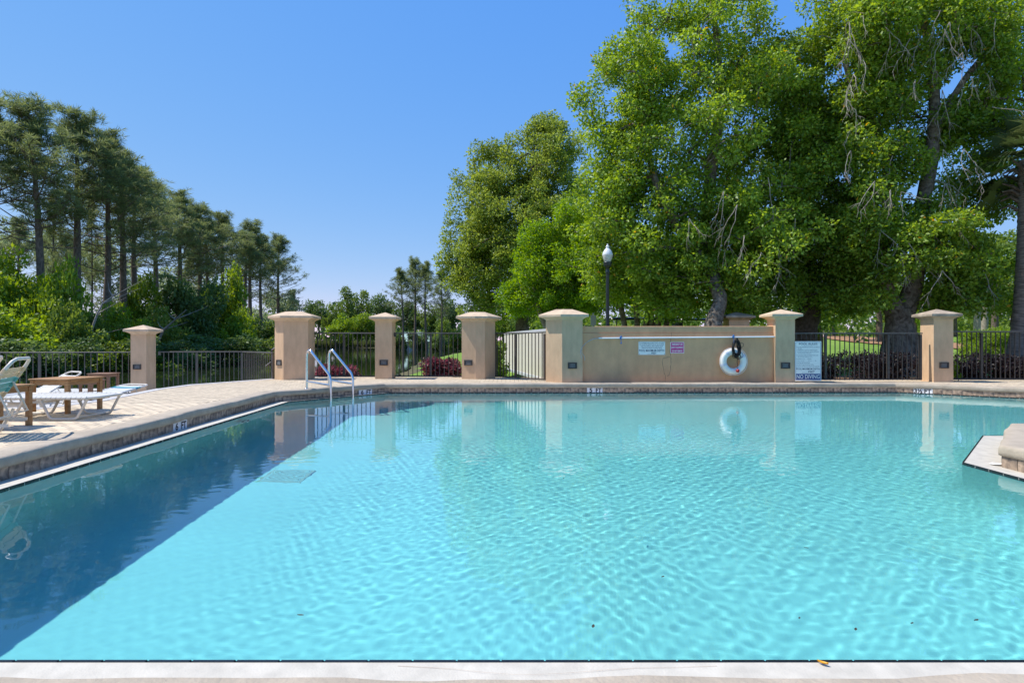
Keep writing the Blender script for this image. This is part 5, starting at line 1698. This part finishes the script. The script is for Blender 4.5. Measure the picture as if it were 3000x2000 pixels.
for a_ in (('bright leafy tree at the far left edge, in front of the pines', 30, 740, 43, 260, SB, 0, .3),
           ('bright leafy shrub at the foot of the leaning pine', 160, 760, 42, 190, SB, 1, 1.2),
           ('leafy shrub between the leaning pine and the thick trunk', 185, 860, 40, 170, SS, 0, 2.0),
           ('sparse shrub between the thick trunk and the tall pine right of it', 255, 890, 45, 150, SS, 1, 2.6),
           ('yellow green shrub low at the far left, behind the fence', 60, 900, 38, 280, SB, 1, 3.0),
           ('dark shrub at the far left, lowest behind the fence rail', 20, 985, 35, 300, SD, 0, .2),
           ('dark shrub behind the fence left of its middle post', 150, 985, 36, 260, SD, 1, 1.8),
           ('shrub behind the fence right of its middle post', 265, 960, 40, 220, SS, 0, 4.0),
           ('yellow green shrub above the short pillar, to its left', 365, 900, 48, 160, SB, 0, 2.2),
           ('small tree with fresh leaves behind the open limbed pine', 395, 800, 58, 150, SB, 1, .7),
           ('shrub low behind the short pillar', 400, 975, 42, 240, SS, 1, 5.0),
           ('olive shrub right of the short pillar top', 470, 880, 52, 170, SS, 0, 1.0),
           ('dark shrub low behind the curving fence, left half', 520, 985, 46, 240, SD, 0, 3.3),
           ('large dark leafy shrub in the middle of the bank', 570, 800, 60, 210, SD, 1, 2.0),
           ('bright crowned shrub beside the large dark one', 650, 790, 66, 150, SB, 0, 4.4),
           ('yellow green shrub between the dark mass and the wide pillar', 700, 905, 62, 150, SB, 1, 1.5),
           ('olive shrub close left of the wide pillar', 765, 920, 66, 160, SS, 1, 2.8),
           ('dark shrub low behind the curving fence, right half', 650, 975, 54, 240, SD, 1, .9),
           ('leafy shrub at the water just left of the wide pillar', 775, 985, 60, 190, SS, 0, 3.9)):
    bush(*a_)
# leaning bare stems among the shrubs
for lab, pts, r_ in (('bare grey leaning stem rising between the tall pines', [(255, 1040, 41), (262, 985, 41), (285, 920, 41.2), (300, 890, 41.4), (330, 868, 41.6), (345, 850, 41.8)], .10),
                     ('dead forked limb leaning over the water above the short pillar', [(462, 1000, 50), (480, 965, 50), (515, 935, 49.5), (545, 908, 49)], .13)):
    q = [W(*p) for p in pts]; o_ = q[0].copy()
    rt = empty('dead_stem', o_); tag(rt, lab, 'dead tree')
    n_ = len(q)
    mb = MB().tube([p - o_ for p in q], [r_ * (1 - .75 * k / (n_ - 1)) for k in range(n_)], 7)
    for k in range(1, n_ - 1):
        for s_ in (-1, 1):
            p = q[k] - o_; e_ = Vector((.9 * s_ + .5, random.uniform(-.4, .4), random.uniform(.2, .9)))
            mb.tube([p, p + e_ * .7, p + e_ * 1.5 + Vector((.2, 0, .1))], [r_ * .4, r_ * .25, .01], 5, cap=False)
    mb.build('stem', M['twig'], rt)

# ------------------------------------------------------------------ trees beyond the pond and beyond the lawn
def far_meshes(seed, mt, L_=.42, per=95, n=60):
    rg = np.random.default_rng(seed)
    ells = [(np.array((0, 0, 6.4)), np.array((3.4, 3.4, 3.2)))]
    for _ in range(6):
        a_ = rg.uniform(0, 6.28)
        ells.append((np.array((2.6 * math.cos(a_), 2.4 * math.sin(a_), rg.uniform(3.4, 8.2))), np.array((rg.uniform(1.2, 2.0), rg.uniform(1.2, 2.0), rg.uniform(.9, 1.8)))))
    C_ = fill(ells, n, seed, .45)
    nodes = [Vector((0, 0, -.2)), Vector((.1, 0, 2)), Vector((-.1, .1, 4)), Vector((.1, 0, 6.5))]
    tb = MB().tube(nodes, [.26, .22, .18, .08], 7)
    lb = skeleton(nodes, [.26, .22, .18, .08], C_[::3], seed, 4, .03)
    lb.v = lb.v; 
    return tb.mesh('trunk', M['bark_dark']), lb.mesh('limbs', M['bark_dark']), cloud(C_, .95 * rg.uniform(.6, 1.4, n), per, L_, .6, seed, mt, 'crown', core=.2)
FAR = {}
for k, mt in enumerate(('leaf_shrub', 'leaf_dark', 'leaf_shrub_bright')):
    for v in range(2): FAR[(mt, v)] = far_meshes(300 + 10 * k + v, mt)
def far_tree(label, px, top, Y, wpx, mt, v, rz, group):
    b_ = gbase(px, Y); H_ = CZ + (1000 - top) / F * Y - b_.z; Wd = wpx / F * Y
    root = empty('tree', b_, rz); tag(root, label, 'tree', group)
    for nm, me_ in zip(('trunk', 'limbs', 'crown'), FAR[(mt, v)]):
        o = put(nm, me_, root, scale=(Wd / 9.0, Wd / 9.0, H_ / 9.6))
        if nm == 'limbs': o['kind'] = 'stuff'
GF = 'trees across the pond'
for a_ in (('dark tree across the pond just right of the widest pillar', 935, 878, 182, 90, SD, 0, .2), ('olive tree across the pond behind the ladder handrails', 985, 885, 172, 80, SS, 0, 1.3),
           ('tallest rounded tree across the pond, left of the pine group', 1048, 842, 176, 110, SS, 1, 2.2), ('dark tree across the pond behind the left pines of the group', 1118, 868, 184, 100, SD, 1, .7),
           ('bright green low tree on the far bank, middle of the reeds', 1010, 925, 160, 110, SB, 0, 3.0), ('bright green low tree on the far bank, left of the slim pillar', 1075, 915, 162, 100, SB, 1, 4.1),
           ('dark tree across the pond behind the tallest pine', 1190, 880, 178, 110, SD, 0, 5.0), ('olive tree across the pond behind the right pines', 1262, 885, 170, 100, SS, 0, 2.6),
           ('dark tree across the pond, right end of the pine group', 1322, 880, 150, 100, SD, 1, 1.1), ('fresh green low tree across the pond below the pines', 1302, 930, 140, 80, SS, 1, .4),
           ('tree low behind the bent pillar left of the gate', 1395, 905, 120, 110, SD, 0, 3.7), ('tree low between the gate pillars', 1475, 915, 100, 120, SS, 0, .9), ('dark tree low behind the gate, right side', 1560, 905, 95, 140, SD, 1, 2.9)):
    far_tree(*a_, GF)
GR = 'trees beyond the lawn on the right'
for k, (lab, px, top, Y, wd, mt, v) in enumerate((('pale green tree beyond the lawn, just left of the shaded pillar', 2680, 825, 58, 170, SB, 0), ('tree beyond the lawn above the shaded pillar cap', 2800, 765, 55, 180, SS, 0), ('pale green tree beyond the lawn above the clipped bush', 2885, 785, 57, 170, SB, 1), ('tree beyond the lawn directly behind the palm trunk', 2965, 765, 55, 180, SS, 1), ('pale tree beyond the lawn seen above the purple hedge', 2440, 850, 58, 150, SB, 1))):
    far_tree(lab, px, top, Y, wd, mt, v, k * 1.3, GR)
for k, (lab, px, top, Y, wd, mt) in enumerate((('low dark shrub on the far bank under the leftmost pine of the group', 1165, 972, 140, 70, SD), ('low dark shrub on the far bank in front of the pale house', 1225, 966, 138, 80, SD), ('low dark shrub on the far bank under the rightmost pine of the group', 1290, 972, 134, 80, SD), ('low shrub on the far bank left of the bent pillar', 1340, 960, 128, 80, SS))):
    bush(lab, px, top, Y, wd, mt, k % 2, k * 1.7, group='low dark shrubs on the far bank')
# slim pale trunks standing on the lawn
for lab, px, Y, top in (('slim pale trunk on the lawn right of the shaded pillar', 2862, 40, 760), ('second slim pale trunk close left of the clipped bush', 2884, 43, 770), ('slim dark trunk on the lawn behind the clipped bush', 2914, 47, 760),
                        ('slim trunk on the lawn in the straw island', 2574, 36, 860), ('slim trunk behind the fence right of the rules sign', 2400, 26, 900)):
    b_ = gbase(px, Y); H_ = CZ + (1000 - top) / F * Y - b_.z
    rt = empty('tree', b_); tag(rt, lab, 'tree')
    MB().tube([(0, 0, 0), (.05, 0, H_ * .4), (-.04, 0, H_ * .75), (.03, 0, H_)], [.22 * Y / 40, .19 * Y / 40, .16 * Y / 40, .10 * Y / 40], 9).build('trunk', M['bark_pale' if 'pale' in lab else 'bark_dark'], rt)
    rg = np.random.default_rng(int(px))
    C_ = np.stack([rg.normal(0, 1.1, 26), rg.normal(0, 1.1, 26), H_ + rg.normal(.2, .7, 26)], 1)
    put('crown', cloud(C_, .55 * rg.uniform(.6, 1.4, 26), 90, .25, .5, int(px), 'leaf_shrub', 'crown'), rt)

# paler wood behind the pines of the left bank, and the wood beyond the lawn: read as one mass each
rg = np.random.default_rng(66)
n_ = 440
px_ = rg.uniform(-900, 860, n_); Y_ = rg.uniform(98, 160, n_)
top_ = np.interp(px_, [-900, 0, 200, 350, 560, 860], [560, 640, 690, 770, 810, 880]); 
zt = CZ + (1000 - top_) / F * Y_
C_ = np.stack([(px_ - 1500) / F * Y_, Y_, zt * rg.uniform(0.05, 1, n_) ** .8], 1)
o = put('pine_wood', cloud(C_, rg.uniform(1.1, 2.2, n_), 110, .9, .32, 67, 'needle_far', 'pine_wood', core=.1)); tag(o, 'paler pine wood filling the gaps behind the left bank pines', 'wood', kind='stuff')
n_ = 540
px_ = rg.uniform(1560, 3900, n_); Y_ = rg.uniform(62, 92, n_)
top_ = np.interp(px_, [1560, 1700, 2200, 2600, 3300], [905, 870, 850, 830, 780]) + rg.normal(0, 12, n_)
zt = CZ + (1000 - top_) / F * Y_; zb = ground_z((px_ - 1500) / F * Y_, Y_)
C_ = np.stack([(px_ - 1500) / F * Y_, Y_, zb + (zt - zb) * rg.uniform(0.03, 1, n_)], 1)
o = put('lawn_edge_wood', cloud(C_, rg.uniform(.8, 1.5, n_), 105, .50, .52, 69, 'leaf_shrub', 'lawn_edge_wood', core=.1)); tag(o, 'leafy wood closing the lawn on the right, behind the big trees', 'wood', kind='stuff')

# far wood closing the horizon
rg = np.random.default_rng(77)
n_ = 330
ang = rg.uniform(R(-62), R(62), n_); dist = rg.uniform(235, 300, n_)
C_ = np.stack([np.sin(ang) * dist, np.cos(ang) * dist, np.abs(rg.normal(4.5, 3.2, n_))], 1)
o = put('distant_wood', cloud(C_, rg.uniform(3.5, 6.0, n_), 70, 2.1, .7, 78, 'leaf_dark', 'distant_wood', core=.2)); tag(o, 'distant dark wood closing the view behind the pond', 'wood', kind='stuff')

# reeds on the far bank
n_ = 2600
x_ = rg.uniform(-62, -34, n_); y_ = rg.uniform(0, 1, n_)
yy = 203 - (x_ + 38) * -1.75 * 0 + y_ * 5 + np.where(x_ < -38, (x_ + 38) * 1.75, 0) + 1.0
pos = np.stack([x_, yy, ground_z(x_, yy) - .1], 1)
dirs = norm(np.stack([rg.normal(0, .12, n_), rg.normal(0, .12, n_), np.ones(n_)], 1))
V = leaf_geo(pos, dirs, rdir(rg, n_), 2.3, .14, rg, .05)
o = put('reeds', np_mesh('reeds', V, np.arange(n_ * 4).reshape(n_, 4), M['reed'], False, np.repeat(rg.uniform(0, 1, n_), 4))); tag(o, 'tall pale green reeds along the far pond bank', 'reeds', kind='stuff')

# house across the pond
hx = (1222 - 1500) / F * 150
hs = empty('house', (hx, 150, float(ground_z(hx, 150)))); tag(hs, 'pale house with a light green metal roof across the pond', 'house')
MB().box((0, 0, 1.5), (7.5, 6, 3.4)).build('wall', M['house_wall'], hs)
MB().add([(-4.4, -3.6, 3.0), (4.4, -3.6, 3.0), (4.4, 3.6, 3.0), (-4.4, 3.6, 3.0), (-3.2, 0, 5.3), (2.0, 0, 5.3)], [(0, 1, 5, 4), (1, 2, 5), (2, 3, 4, 5), (3, 0, 4), (3, 2, 1, 0)]).build('roof', M['house_roof'], hs)
for x in (-2.4, 0, 2.4):
    wf = MB().box((x, -3.02, 1.8), (1.2, .08, 1.5)).build('window', M['ring'], hs)
    MB().box((x, -3.07, 1.8), (1.0, .04, 1.3)).build('pane', M['window_glass'], wf)
for o in RECEIVE:
    o.cycles.is_caustics_receiver = True
